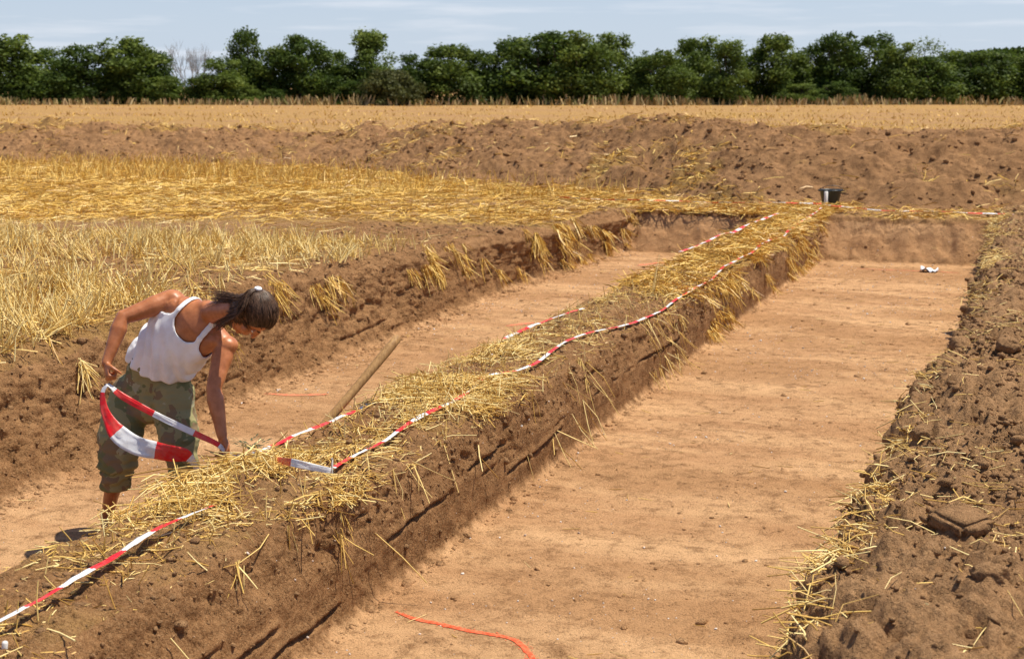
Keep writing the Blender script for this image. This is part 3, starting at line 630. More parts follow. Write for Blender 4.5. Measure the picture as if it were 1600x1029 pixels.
# px centre, px top, px width, kind, what it looks like
TREES = [(-130, 60, 120, 'dark', None), (-60, 70, 100, 'mid', None),
 (18, 52, 118, 'mid', 'broad grey-green tree at the left end of the tree line, with a high rounded crown'),
 (80, 74, 80, 'dark', 'lower dark bush between the leftmost broad tree and the next in the line'),
 (128, 70, 90, 'dark', 'dark tree with a pointed shoot, second of the taller crowns from the left'),
 (196, 58, 112, 'mid', 'wide flat-topped green tree left of the bare grey tree'),
 (240, 76, 72, 'dark', 'dark sloping tree on the left side of the bare grey tree'),
 (350, 88, 76, 'mid', 'low dense bush right of the bare grey tree, under the taller spire'),
 (388, 43, 72, 'dark', 'tall dark tree with a narrow spire-like top right of the bare tree'),
 (428, 72, 74, 'mid', 'shorter green tree on the right shoulder of the spire-topped tree'),
 (474, 48, 78, 'dark', 'tall tree with a ragged crown, next right from the spire-topped tree'),
 (520, 76, 66, 'dark', 'low dark tree in the dip between two ragged tall crowns'),
 (580, 46, 84, 'mid', 'tall tree with two leading shoots, standing behind the olive bush'),
 (545, 98, 80, 'dark', 'dark low bush left of the olive-coloured bush'),
 (645, 84, 66, 'dark', 'small dark tree right behind the olive-coloured bush'),
 (700, 70, 98, 'mid', 'round-headed tree on visible stems, right of the olive-coloured bush'),
 (752, 76, 70, 'dark', 'lower dark tree between the round-headed tree and the tallest crown'),
 (795, 58, 84, 'dark', 'dark tree on the left shoulder of the widest crown in the middle'),
 (850, 43, 120, 'dark', 'widest and tallest crown at the middle of the tree line, standing on stems'),
 (905, 48, 92, 'mid', 'tall green tree directly right of the widest crown'),
 (955, 50, 88, 'mid', 'light green tree at the right end of the middle group, before the dip'),
 (1008, 86, 70, 'dark', 'low dark bush in the dip right of the middle group of trees'),
 (1035, 76, 74, 'mid', 'small green tree just right of the deepest dip in the tree line'),
 (1088, 55, 92, 'mid', 'tall tree with two rounded heads right of the dip'),
 (1135, 64, 70, 'mid', 'middle-sized green tree right of the one with two rounded heads'),
 (1178, 72, 76, 'dark', 'lower dark tree left of the crown that leans right'),
 (1214, 54, 80, 'mid', 'tree with an uneven top leaning right, before the pair of dark tall crowns'),
 (1262, 70, 76, 'dark', 'dark shorter tree on the left side of the pair of dark tall crowns'),
 (1303, 48, 78, 'dark', 'left one of the pair of dark tall crowns in the right part of the line'),
 (1356, 50, 88, 'dark', 'right one of the pair of dark tall crowns in the right part of the line'),
 (1402, 66, 72, 'mid', 'green tree between the pair of dark crowns and the thin-topped tree'),
 (1440, 54, 88, 'sparse', 'thin-topped tree whose sparse upper twigs let the sky through'),
 (1440, 84, 84, 'dark', 'dense dark bush below the thin-topped tree'),
 (1492, 76, 88, 'mid', 'rounded green tree right of the thin-topped tree'),
 (1542, 78, 84, 'dark', 'dark even-topped tree near the right end of the tree line'),
 (1592, 80, 96, 'mid', 'last green tree at the right edge of the photograph'),
 (1650, 74, 90, 'dark', None), (1730, 66, 110, 'mid', None)]
tm = {}
for v in range(12):
    kd = ('dark', 'mid')[v % 2]; tm[(kd, v//2)] = tree_meshes(kd, 30+v, 8.2, 7.0, .0 if v % 3 else .08)
tm[('sparse', 0)] = tree_meshes('sparse', 77, 8.2, 6.6, .35)
OFF = {-130: 'broad dark tree beyond the left end of the visible tree line, outermost', -60: 'green tree just outside the left edge of the photograph', 1650: 'dark tree just outside the right edge of the photograph', 1730: 'broad green tree beyond the right end of the visible tree line, outermost'}
cnt = {'dark': 0, 'mid': 0, 'sparse': 0}
for (px, py, pw, kd, lab) in TREES:
    c = 157+random.uniform(-1, 3)+(5 if kd == 'sparse' else 0); g = onz(px, 163-(1 if kd == 'sparse' else 0)+random.uniform(-.6, .6)); g.z = -.05
    hgt = (163-py)/2222.2*157; wid = pw/2222.2*157
    v = cnt[kd] % (6 if kd != 'sparse' else 1); cnt[kd] += 1; cm, tr = tm[(kd, v)]
    t = thing({'sparse': 'tree'}.get(kd, 'tree') if pw > 70 or py < 90 else 'bush', lab or OFF[px], 'tree', g, random.uniform(0, 6.28), 'trees in the line behind the field')
    t.scale = (wid/7.0*1.42, wid/7.0*1.35, hgt/8.2)
    for nm, me in (('crown', cm), ('trunk', tr)): link(nm, me, t)
g = onz(300, 162.4); t = thing('bare_tree', 'bare grey tree with thin leafless twigs standing among the green trees', 'tree', g, YAW)
link('crown', bare_tree(5, (163-60)/2222.2*157, 5.6), t)
cm, tr = tree_meshes('olive', 91, 4.0, 6.4, .0); g = onz(612, 164.2); t = thing('bush', 'round olive-coloured bush bulging forward from the tree line', 'bush', g, YAW)
for nm, me in (('crown', cm), ('trunk', tr)): link(nm, me, t)
t.scale = (1.02, 1, .9)
for (px, py, pw, k, lab) in [(40, 132, 60, 0, 'low dark bush at the foot of the leftmost broad tree'), (105, 128, 70, 1, 'low bush in front of the dark tree with a pointed shoot'), (186, 132, 56, 2, 'dark low bush at the foot of the wide flat-topped tree'),
                             (310, 122, 66, 0, 'dark low bush under the bare grey tree'), (262, 118, 70, 3, 'dull green bush left of the foot of the bare tree'), (385, 134, 60, 1, 'low bush below the tall spire-topped tree'), (430, 140, 56, 2, 'small bush half hidden in dry grass left of the gap'), (548, 128, 74, 4, 'dark bush pressed against the left side of the olive bush'),
                             (1250, 132, 70, 5, 'low dark bush at the foot of the pair of dark crowns'), (1310, 128, 76, 2, 'dark bush filling the ground under the two dark crowns'), (1412, 136, 60, 3, 'low bush below the thin-topped tree'), (1120, 130, 60, 4, 'low bush under the two rounded heads')]:
    cm, tr = tm[(('dark', 'mid')[k % 2], k)]; g = onz(px, 163.6); t = thing('bush', lab, 'bush', g, random.random()*6, 'low bushes at the foot of the tree line')
    t.scale = (pw/100*1.05, pw/100, (164-py)/14.15/8.2)
    for nm, me in (('crown', cm), ('trunk', tr)): link(nm, me, t)
# dry grass verge in front of and under the trees
n = 9000; X = rng.uniform(-150, 45, n); Yd = rng.uniform(150, 162, n)
pos = []
a_ = (rng.uniform(-200, 1800, n)-800)/2222.2; cdep = rng.choice([0, 1], n, p=[.6, .4]); c_ = np.where(cdep == 0, rng.uniform(150, 155, n), rng.uniform(156, 176, n))
st_, ct_ = math.sin(YAW), math.cos(YAW); X = (-st_+a_*ct_)*c_; Y = (ct_+a_*st_)*c_
k = rng.random(n) < .25+.75*sst(-.15, .25, fbm(X*.12, Y*.12, 0, 3, .6, 33)); X, Y = X[k], Y[k]; n = len(X)
L = rng.uniform(.3, 1.25, n)*(.55+.6*vn(X*.2, Y*.2)); P = np.stack([X, Y, L*.45], 1)
s = NT('dry_grass'); tt = s.attr('tint'); M['drygrass'] = s.out(s.mix(s.rng(tt, .3, 1), s.mix(s.rng(tt, 0, .3), (.12, .13, .04), (.33, .24, .09)), (.50, .37, .19)))
stuff('dry_grass', 'tall dry yellowish grass along the foot of the tree line', 'grass', [stalks(P, np.stack([rng.normal(0, .3, n), rng.normal(0, .3, n), np.ones(n)], 1), L, rng.uniform(.08, .22, n), np.zeros(n), False)], M['drygrass'])
# far wood behind on the right
n = 15000; a_ = (rng.uniform(1380, 2000, n)-800)/2222.2; c_ = rng.uniform(480, 500, n); X = (-st_+a_*ct_)*c_; Y = (ct_+a_*st_)*c_
top = 14.6+1.6*fbm(a_*60, 0*a_, 0, 4)-6*sst(.33, .29, a_); Z = top*rng.random(n)**.7; P = np.stack([X, Y, Z], 1)
r_ = rng.normal(size=(n, 3)); r_ /= np.linalg.norm(r_, axis=1, keepdims=True); a2 = np.cross(r_, rng.normal(size=(n, 3))); a2 /= np.linalg.norm(a2, axis=1, keepdims=True); b2 = np.cross(r_, a2)
V = np.stack([P-a2*.8, P+b2*.6, P+a2*.8, P-b2*.6], 1).reshape(-1, 3)
stuff('distant_wood', 'far-off dark wood rising behind the right end of the tree line', 'wood', [(V, np.arange(4*n).reshape(-1, 4), np.repeat(rng.random(n)*.5, 4))], M['leafA'])
# ------------------------------------------------------------------ barrier tape, tools and small things
def catmull(pts, step):
    pts = np.array(pts, float); out = []
    P = np.vstack([2*pts[0]-pts[1], pts, 2*pts[-1]-pts[-2]])
    for i in range(1, len(P)-2):
        n = max(2, int(np.linalg.norm(P[i+1][:3]-P[i][:3])/step))
        for t in np.arange(n)/n:
            out.append(.5*((2*P[i])+(-P[i-1]+P[i+1])*t+(2*P[i-1]-5*P[i]+4*P[i+1]-P[i+2])*t*t+(-P[i-1]+3*P[i]-3*P[i+1]+P[i+2])*t**3))
    out.append(P[-2]); return np.array(out)
s = NT('barrier_tape'); uv = s.n('ShaderNodeUVMap'); sx = s.n('ShaderNodeSeparateXYZ'); s.l(uv.outputs[0], sx.inputs[0])
fr = s.math('FRACT', s.math('MULTIPLY', sx.outputs[0], .5)); red = s.math('GREATER_THAN', fr, .5)
dirt = s.rng(s.noise(s.pos(), 14, 5, .65), .42, .75, 0, .38)
col = s.mix(red, (.80, .80, .79), (.80, .008, .010)); col = s.mix(dirt, col, (.42, .30, .20))
s.b.inputs['Roughness'].default_value = .38; s.b.inputs['Specular IOR Level'].default_value = .45
s.out(col, s.bump(s.noise(s.pos(), 60, 3), .35, .004)); M['tape'] = s.m
def ribbon(name, C_, W, side, u, mat=None, label=None, cat=None, group=None, thick=.0007):
    """C_ centre line (n,3), W widths, side unit vectors, u stripe coordinate"""
    n = len(C_); cross = 7; V = []; UV = []
    t = np.gradient(C_, axis=0); t /= np.linalg.norm(t, axis=1, keepdims=True)+1e-9
    nn = np.cross(t, side); nn /= np.linalg.norm(nn, axis=1, keepdims=True)+1e-9
    for q in range(cross):
        a = q/(cross-1)-.5; V.append(C_+side*(W*a)[:, None]+nn*(W*.05*math.cos(a*math.pi*2)+W*.11*fbm(u*3.4+a*2.5, u*0+a*3, 0, 3, .6, 3)+W*.30*max(0, abs(a-.05)-.22))[:, None]); UV.append(np.stack([u, np.full(n, q/(cross-1))], 1))
    V = np.stack(V, 1).reshape(-1, 3); UV = np.stack(UV, 1).reshape(-1, 2)
    me = mesh_np(name, V, grid_faces(0, n-1, 0, cross-1, cross), mat or M['tape'], uv=UV, smooth=False)
    o = link(name, me, label=label, category=cat, group=group); m = o.modifiers.new('thickness', 'SOLIDIFY'); m.thickness = thick; m.offset = 0
    return o
def ground_tape(pix, label, tag, phase=0, lift=.02, width=.034, seed=0, pts=None, fixed_z=None):
    P = [onz(x, y, .03) for (x, y) in pix] if pts is None else pts
    Cn = catmull([list(p) for p in P], .02); L = np.r_[0, np.cumsum(np.linalg.norm(np.diff(Cn, axis=0), axis=1))]
    Cn[:, 0] += .006*fbm(L*1.5, L*0+seed, 0, 3, .5, seed)
    zs = np.array([surf_z(a, b, tag(a) if callable(tag) else tag) for a, b in Cn[:, :2]]) if fixed_z is None else fz(Cn[:, 0], Cn[:, 1])+fixed_z
    k = np.ones(31)/31; zm = np.convolve(np.pad(zs, 15, 'edge'), k, 'valid'); Cn[:, 2] = np.maximum(zm+lift, zs+.006)+.006*fbm(L*3, L*0, 0, 3, .5, seed+1)+.045*sst(12.5, 14.5, Cn[:, 1])*(fixed_z is None)
    tw = .55*fbm(L*1.3, L*0+7, 0, 3, .6, seed+2)*1.3
    t = np.gradient(Cn, axis=0); t /= np.linalg.norm(t, axis=1, keepdims=True); h = np.cross(t, np.array([0, 0, 1.])); h /= np.linalg.norm(h, axis=1, keepdims=True)
    side = h*np.cos(tw)[:, None]+np.array([0, 0, 1.])*np.sin(tw)[:, None]; side /= np.linalg.norm(side, axis=1, keepdims=True)
    W = width*(1+.35*fbm(L*2, L*0+3, 0, 3, .6, seed+3))
    return ribbon('barrier_tape', Cn, W, side, L/.213+phase, label=label, cat='barrier tape', group='red and white barrier tapes laid round the trenches')
bt_ = lambda x: 'balk'
ground_tape([(-150, 1052), (0, 985), (105, 925), (208, 868), (296, 822), (334, 802)], 'near red and white tape lying along the balk in the lower left corner', 'balk', phase=.32, seed=1, lift=.065, width=.036)
ground_tape([(520, 736), (595, 690), (640, 663), (720, 622), (765, 592), (830, 568), (905, 527), (1015, 485), (1110, 432), (1200, 380), (1283, 331)], 'tape along the right edge of the balk, from thin white peg to survey peg', 'balk', phase=.9, seed=2, lift=.036, width=.027)
ground_tape([(392, 699), (437, 683), (520, 648), (620, 595), (705, 555), (800, 520), (850, 502), (912, 486)], 'red and white tape along the left edge of the balk, past the wooden handle', 'balk', phase=.2, seed=3, lift=.035, width=.028)
ground_tape([(1062, 405), (1100, 392), (1130, 381), (1170, 365), (1215, 349)], 'short far piece of tape lying on the thick golden straw of the balk', 'balk', phase=.6, seed=4, lift=.10, width=.045)
ground_tape(None, 'tape across the end of the right trench, right of the survey peg', None, phase=.1, seed=5, width=.05, pts=[onz(1285, 330), onz(1330, 334), onz(1400, 337), onz(1480, 340), onz(1560, 342), onz(1640, 345)], fixed_z=.07)
ground_tape(None, 'tape across the end of the left trench, left of the survey peg', None, phase=.7, seed=6, width=.05, pts=[onz(870, 318), onz(940, 322), onz(1000, 324), onz(1100, 326), onz(1200, 328), onz(1283, 329)], fixed_z=.09)

def simple(name, col, rough=.6, spec=.3, vary=None, scale=20):
    s = NT(name); s.b.inputs['Roughness'].default_value = rough; s.b.inputs['Specular IOR Level'].default_value = spec
    return s.out(s.mix(s.noise(s.pos(), scale, 4, .6), col, vary) if vary else col)
def lathe(prof, seg=24, closed=False):
    V, F = [], []
    for (r, z) in prof:
        for k in range(seg): a = k*2*math.pi/seg; V.append((r*math.cos(a), r*math.sin(a), z))
    for i in range(len(prof)-1):
        for k in range(seg): F.append((i*seg+k, i*seg+(k+1) % seg, (i+1)*seg+(k+1) % seg, (i+1)*seg+k))
    return np.array(V), np.array(F)
def solid_tube(pts, rad, k=10):
    """tube with closed, rounded ends"""
    pts = [np.array(p, float) for p in pts]; d0 = pts[0]-pts[1]; d0 /= np.linalg.norm(d0); d1 = pts[-1]-pts[-2]; d1 /= np.linalg.norm(d1)
    P = [pts[0]+d0*rad[0]*.6, pts[0]+d0*rad[0]*.45]+pts+[pts[-1]+d1*rad[-1]*.45, pts[-1]+d1*rad[-1]*.6]
    Rr = [rad[0]*.02, rad[0]*.65]+list(rad)+[rad[-1]*.65, rad[-1]*.02]; V, F, T = tube_geo(P, Rr, k); return V, F
def obj_geo(name, geo, mat, parent=None, smooth=True, **props):
    return link(name, mesh_np(name, geo[0], geo[1], mat, smooth=smooth), parent, **props)

# shovel standing in the left trench, its handle leaning on the balk
wood = NT('old_wood'); wc = wood.noise(wood.pos((1, 1, .25), True), 60, 5, .6, .6); wood.b.inputs['Roughness'].default_value = .6
wood.out(wood.mix(wood.rng(wc, .3, .7), (.25, .135, .05), (.48, .28, .11)), wood.bump(wc, .3, .002)); M['wood'] = wood.m
M['steel'] = simple('worn_steel', (.14, .12, .10), .45, .6, (.26, .20, .15))
lo = onz(530, 634, .03); hi = at(621, 528, 8.92); ax = (hi-lo).normalized(); foot = lo-ax*((lo.z+.42)/ax.z)
t = thing('shovel', 'wooden tool handle leaning up out of the left trench over the straw of the balk', 'shovel', foot)
ps = [np.array(foot+ax*q-foot) for q in np.linspace(.22, (hi-foot).length, 12)]
bend = np.array(ax.cross(Vector((0, 0, 1))).normalized()); ps = [p+bend*.012*math.sin(i/11*math.pi) for i, p in enumerate(ps)]
obj_geo('handle', solid_tube(ps, [.027]*8+[.0285, .030, .031, .028], 12), M['wood'], t)
obj_geo('socket', solid_tube([np.array(ax*.02), np.array(ax*.16), np.array(ax*.30)], [.026, .025, .022], 12), M['steel'], t)
sd = ax.cross(Vector((-.3, .95, 0))).normalized(); nn = sd.cross(ax).normalized()
bl = [];
for i in range(9):
    v = i/8; w_ = .105*(1 if v > .55 else math.sin(min(1, v/.55+.08)*math.pi/2))
    for j in range(7): u_ = j/6*2-1; bl.append(tuple(ax*(.06-.27*(1-v)) + sd*(w_*u_) + nn*(.018*(1-u_*u_)+.02*(1-v))))
o = link('blade', mesh_np('blade', np.array(bl), grid_faces(0, 8, 0, 6, 7), M['steel']), t); m_ = o.modifiers.new('thickness', 'SOLIDIFY'); m_.thickness = .002

# bucket and survey peg at the far end of the balk
M['rubber'] = simple('black_rubber', (.010, .016, .018), .38, .5, (.022, .030, .032)); M['white_paint'] = simple('white_paint', (.78, .77, .74), .5, .4, (.66, .62, .55))
M['galv'] = simple('dark_wire', (.05, .06, .06), .4, .5)
g = onz(1297, 322.5, .03); g.z = .03
t = thing('bucket', 'black rubber bucket standing behind the survey peg at the far end of the balk', 'bucket', g, .3)
obj_geo('body', lathe([(.001, .004), (.115, .004), (.12, .0), (.125, .02), (.172, .245), (.176, .25), (.180, .255), (.180, .272), (.172, .274), (.166, .262), (.158, .235), (.118, .02), (.001, .018)], 28), M['rubber'], t)
obj_geo('rim', lathe([(.181, .250), (.187, .256), (.187, .270), (.180, .276), (.174, .275)], 28), M['rubber'], t)
hp = [np.array([.185*math.cos(a), -.03-.10*math.sin(a), .262+.085*math.sin(a)]) for a in np.linspace(0, math.pi, 13)]
obj_geo('handle', solid_tube(hp, [.005]*13, 6), M['galv'], t)
for sg in (-1, 1): obj_geo('lug', solid_tube([np.array([sg*.172, -.01, .262]), np.array([sg*.196, -.01, .262])], [.016, .016], 8), M['rubber'], t)
g = onz(1290, 325, .02); g.z = -.02
t = thing('survey_peg', 'upright white survey peg where the tapes meet, in front of the black bucket', 'peg', g, .4)
def boxg(x, y, z0_, z1, top=.7):
    V = [(-x, -y, z0_), (x, -y, z0_), (x, y, z0_), (-x, y, z0_), (-x, -y, z1), (x, -y, z1), (x, y, z1), (-x, y, z1), (-x*top, -y*top, z1+.008), (x*top, -y*top, z1+.008), (x*top, y*top, z1+.008), (-x*top, y*top, z1+.008)]
    F = [(0, 3, 2, 1), (0, 1, 5, 4), (1, 2, 6, 5), (2, 3, 7, 6), (3, 0, 4, 7), (4, 5, 9, 8), (5, 6, 10, 9), (6, 7, 11, 10), (7, 4, 8, 11), (8, 9, 10, 11)]; return np.array(V, float), np.array(F)
obj_geo('post', boxg(.026, .022, -.1, .30), M['white_paint'], t, False)
V_, F_ = lathe([(.032, .055), (.038, .07), (.036, .09), (.031, .1)], 8); me = mesh_np('tape_knot', V_, F_, M['tape'], uv=np.full((len(V_), 2), 1.4)); link('tape_knot', me, t)
g = onz(1322, 320); g.z = -.02
obj_geo('small_peg', (lambda r: r)(lathe([(.001, .0), (.028, .0), (.03, .10), (.022, .13), (.001, .135)], 8)), M['rubber'], label='short dark peg right beside the black bucket', category='peg').location = g
# thin white peg that ends the tape beside the digger's hand
g = onz(518, 768, -.02); tp = at(519, 733, 7.27)
lo_ = Vector((g.x, g.y, surf_z(max(-3.45, g.x), g.y, 'balk')-.03)); lo_.x = tp.x; lo_.y = tp.y
obj_geo('tape_peg', solid_tube([np.array((0, 0, 0.)), np.array((.004, .004, .14))], [.006, .005], 8), M['white_paint'], label='thin white peg holding the tapes near the left hand of the digger', category='peg').location = (onz(518, 742, .03).x, onz(518, 742, .03).y, surf_z(onz(518, 742, .03).x, onz(518, 742, .03).y, 'balk')-.03)
obj_geo('tape_peg', solid_tube([np.array((0, 0, 0.)), np.array((.01, .0, .055))], [.012, .011], 8), M['white_paint'], label='white peg stub under the near tape at the very lower left corner', category='peg').location = (onz(4, 1000, .03).x, onz(4, 1000, .03).y, surf_z(onz(4, 1000, .03).x, onz(4, 1000, .03).y, 'balk')-.03)
# white paper note on the floor of the right trench
s = NT('paper'); M['paper'] = s.out((.80, .80, .83)); r3 = np.random.default_rng(4)
g = onz(1452, 424, -.59); gx, gy = np.meshgrid(np.linspace(-.12, .12, 8), np.linspace(-.09, .09, 6)); gz = .03+.022*r3.normal(size=gx.shape)+.25*np.abs(gx+.03)*(gx < -.03)
o = link('paper_note', mesh_np('paper_note', np.stack([gx, gy, gz], -1).reshape(-1, 3), grid_faces(0, 5, 0, 7, 8), M['paper'], smooth=False), label='crumpled white paper note lying on the floor of the right trench near its far end', category='paper')
o.location = (g.x, g.y, surf_z(g.x, g.y, 'floorR')); m_ = o.modifiers.new('thickness', 'SOLIDIFY'); m_.thickness = .001
# red spray-paint lines on the trench floors
s = NT('red_spray'); v = s.noise(s.pos(), 55, 5, .7); M['spray'] = s.out(s.mix(s.rng(v, .42, .66), (.84, .075, .025), (.62, .22, .10)))
s = NT('faded_red_spray'); v = s.noise(s.pos(), 30, 5, .7); M['spray_old'] = s.out(s.mix(s.rng(v, .38, .60), (.72, .16, .08), (.46, .24, .12)))
def spray(pix, w, tag, label, mat, seed, broken=0):
    P = catmull([list(onz(x, y, -.59)) for x, y in pix], .012); n = len(P); L = np.r_[0, np.cumsum(np.linalg.norm(np.diff(P, axis=0), axis=1))]
    t = np.gradient(P, axis=0); h = np.stack([t[:, 1], -t[:, 0], 0*L], 1); h /= np.linalg.norm(h, axis=1, keepdims=True)+1e-9; V = []
    for q in (-1, -.33, .33, 1):
        e = (1+.55*fbm(L*14, L*0+q*3, 0, 3, .7, seed)) * np.interp(L, [0, .12, L[-1]-.1, L[-1]], [.25, 1, 1, .3])*(1+.4*fbm(L*2, L*0, 0, 2, .5, seed+2)); V.append(P+h*(q*w*.5*e)[:, None])
    V = np.stack(V, 1).reshape(-1, 3); F = grid_faces(0, n-1, 0, 3, 4)
    if broken: gap = fbm(L*9, L*0, 0, 3, .6, seed+5) > broken; F = F[~np.repeat(gap[:-1], 3)]
    m = 260; i = rng.integers(0, n, m); c = P[i]+h[i]*(rng.normal(0, w*.55, m))[:, None]; r = rng.uniform(.001, .0035, m)[:, None]; k = len(V)   # overspray specks
    V2 = np.stack([c+np.array(d)*r for d in ((-1, -1, 0), (1, -1, 0), (1, 1, 0), (-1, 1, 0))], 1).reshape(-1, 3); V = np.concatenate([V, V2]); F = np.concatenate([F, np.arange(4*m).reshape(-1, 4)+k])
    V[:, 2] = [surf_z(a, b, tag)+.0035 for a, b in V[:, :2]]
    link('spray_line', mesh_np('spray_line', V, F, mat), label=label, category='paint mark')
spray([(618, 953), (650, 965), (690, 974), (730, 983), (775, 991), (800, 997), (818, 1008), (834, 1032), (842, 1060)], .030, 'floorR', 'bright red spray-paint line curving over the near floor of the right trench', M['spray'], 1)
spray([(415, 613), (450, 615), (480, 615), (512, 614)], .05, 'floorL', 'faded red paint mark on the left trench floor just right of the digger', M['spray_old'], 2)
spray([(995, 414), (1018, 411), (1042, 409)], .10, 'floorL', 'short faded red paint mark near the far end of the left trench', M['spray_old'], 3)
spray([(790, 508), (815, 504), (838, 502)], .06, 'floorL', 'faint red paint mark on the left trench floor behind the middle of the balk', M['spray_old'], 4)
spray([(1340, 419), (1390, 421), (1440, 423), (1500, 425)], .05, 'floorR', 'thin faded red line crossing the right trench floor at the paper note', M['spray_old'], 5)
# bigger clods one can point to
def clod(px, py, size, squash, label, z=.06, seed=0, angular=False, zoff=0.):
    r = np.random.default_rng(seed); g = onz(px, py, z); bm = bmesh.new(); bmesh.ops.create_cube(bm, size=1.6) if angular else bmesh.ops.create_icosphere(bm, subdivisions=1, radius=1)
    if angular: bmesh.ops.bevel(bm, geom=bm.edges[:], offset=.22, segments=2, affect='EDGES'); bmesh.ops.subdivide_edges(bm, edges=bm.edges[:], cuts=3, use_grid_fill=True)
    else: bmesh.ops.subdivide_edges(bm, edges=bm.edges[:], cuts=5, use_grid_fill=True)
    V = np.array([v.co[:] for v in bm.verts]); V /= (np.linalg.norm(V, axis=1, keepdims=True) if not angular else 1); s3 = seed*7.7
    V = V*(1+(.10 if angular else .30)*fbm(V[:, 0]*1.3+s3, V[:, 1]*1.3, V[:, 2]*1.3, 3)[:, None]+.16*fbm(V[:, 0]*5+s3, V[:, 1]*5, V[:, 2]*5, 3)[:, None])*np.array([1, .8, squash])*size/2
    for v, c in zip(bm.verts, V): v.co = c
    me = bpy.data.meshes.new('earth_clod'); bm.to_mesh(me); bm.free(); me.materials.append(M['bank'])
    for p_ in me.polygons: p_.use_smooth = True
    o = link('earth_clod', me, label=label, category='soil clod', group='large clods on the right soil bank'); o.rotation_euler = (r.uniform(-.2, .2), r.uniform(-.2, .2), r.uniform(0, 3))
    o.location = (g.x, g.y, surf_z(g.x, g.y, 'bank')+size*squash*.18+zoff)
clod(1500, 846, .30, .30, 'flat angular block of soil, the largest clod on the right bank', seed=3, angular=True)
clod(1575, 562, .22, .6, 'rounded clod on the right bank near the right edge of the photograph', seed=5)
clod(1440, 700, .14, .7, 'lumpy clod by the trench edge, farther back than the flat block', seed=6)
clod(1545, 940, .15, .6, 'clod on the right bank in front of the flat block', seed=8)
clod(1500, 545, .20, .7, 'dark clod at the edge of the right trench, next to the shaded recess', seed=9)
clod(1390, 905, .12, .6, 'small clod near the trench edge, left of the flat block', seed=11)
clod(1530, 440, .24, .7, 'far clod at the trench edge near the paper note', seed=12)
# tufts of straw one can point to
def tuft(px, py, z, n, L, w, spread, down, label, seed, mat='straw', out=1, kink=False):
    r = np.random.default_rng(seed); g = snap(px, py)+Vector((.015*out, 0, .01)); parts = []; Ls = r.uniform(*L, n)
    D_ = np.stack([out*r.uniform(.05, spread, n), r.normal(0, spread, n), -down*r.uniform(.5, 1.2, n)+(0 if down else r.uniform(.4, 1, n))], 1); D_ /= np.linalg.norm(D_, axis=1, keepdims=True)
    parts.append(stalks(r.normal(0, .014, (n, 3))+D_*Ls[:, None]*.46, D_, Ls, r.uniform(*w, n), np.zeros(n), True, r.uniform(.35, 1, n)))
    V, F, T = join_geo(parts); o = link('straw_tuft', mesh_np('straw_tuft', V, F, M[mat], smooth=False, attr={'tint': T}), label=label, category='straw tuft', group='single tufts of straw on the trench faces'); o.location = g
tuft(688, 690, -.08, 4, (.26, .42), (.007, .010), .35, 1.3, 'two or three long bent straws hanging down the balk face below the peg tape', 1)
tuft(615, 742, -.06, 3, (.20, .30), (.006, .008), .2, 1.3, 'thin pair of straws hanging down the balk face right of the white peg', 2)
tuft(520, 762, .0, 9, (.14, .30), (.006, .009), .6, .9, 'spray of pale straw hanging over the edge just below the white peg', 3)
tuft(452, 828, -.03, 5, (.24, .42), (.006, .008), .22, 1.4, 'long straws trailing down the near balk face in the lower left', 4)
tuft(372, 872, .0, 7, (.10, .20), (.006, .009), .5, .8, 'short pale sprig sticking out of the near balk face', 5)
tuft(822, 610, -.03, 3, (.22, .32), (.006, .008), .2, 1.3, 'single long straw bent down the balk face beside the cracks', 6)
tuft(905, 560, .0, 16, (.12, .26), (.006, .009), .5, 1., 'bushy tuft drooping over the balk edge at the middle of the photograph', 7)
tuft(128, 566, -.12, 26, (.16, .30), (.007, .010), .6, 1.0, 'clump of straw hanging on the left trench face beside the right hand of the digger', 8)
tuft(686, 414, -.10, 26, (.14, .30), (.008, .012), .5, 1.0, 'golden clump hanging on the left trench face behind the head of the digger', 9, 'gold')
tuft(842, 366, -.06, 40, (.20, .40), (.009, .013), .5, 1.0, 'thick drooping clump over a dark gully in the far left trench face', 10, 'gold')
0 and tuft(232, 744, .10, 3, (.34, .48), (.006, .009), .2, 0, 'few long straws standing in front of the knees of the digger', 11)
tuft(1020, 455, .02, 4, (.25, .4), (.008, .011), .2, 0, 'tall upright straws on the left edge of the balk halfway back', 12)
# little dark weed by the left hand
s = NT('weed_leaf'); M['weed'] = s.out(s.mix(s.noise(s.pos(), 50), (.035, .05, .022), (.12, .13, .07)))
g = onz(392, 703, .02); t = thing('weed', 'small dark withered weed beside the left hand of the digger', 'weed', g)
parts = []
for k in range(12):
    a = k*.6; d = np.array([math.cos(a)*.9, math.sin(a)*.9, random.uniform(.2, .6)]); parts.append(tube_geo([np.zeros(3), d*.04+np.array([0, 0, .015]), d*random.uniform(.07, .11)], [.003, .002, .001], 4))
V, F, T = join_geo(parts); obj_geo('stem', (V, F), M['weed'], t)
for k in range(46):
    a = random.random()*6.28; q = random.uniform(.02, .10); z_ = random.uniform(.015, .07); c = np.array([q*math.cos(a), q*math.sin(a), z_]); e = np.array([math.cos(a), math.sin(a), .3])*.017; f = np.array([-math.sin(a), math.cos(a), random.uniform(-.5, .5)])*.006
    if k == 0: lv = []
    lv.append(np.array([c-e, c+f, c+e, c-f]))
V = np.concatenate(lv); obj_geo('leaf', (V, np.arange(len(V)).reshape(-1, 4)), M['weed'], t, False, kind='stuff')
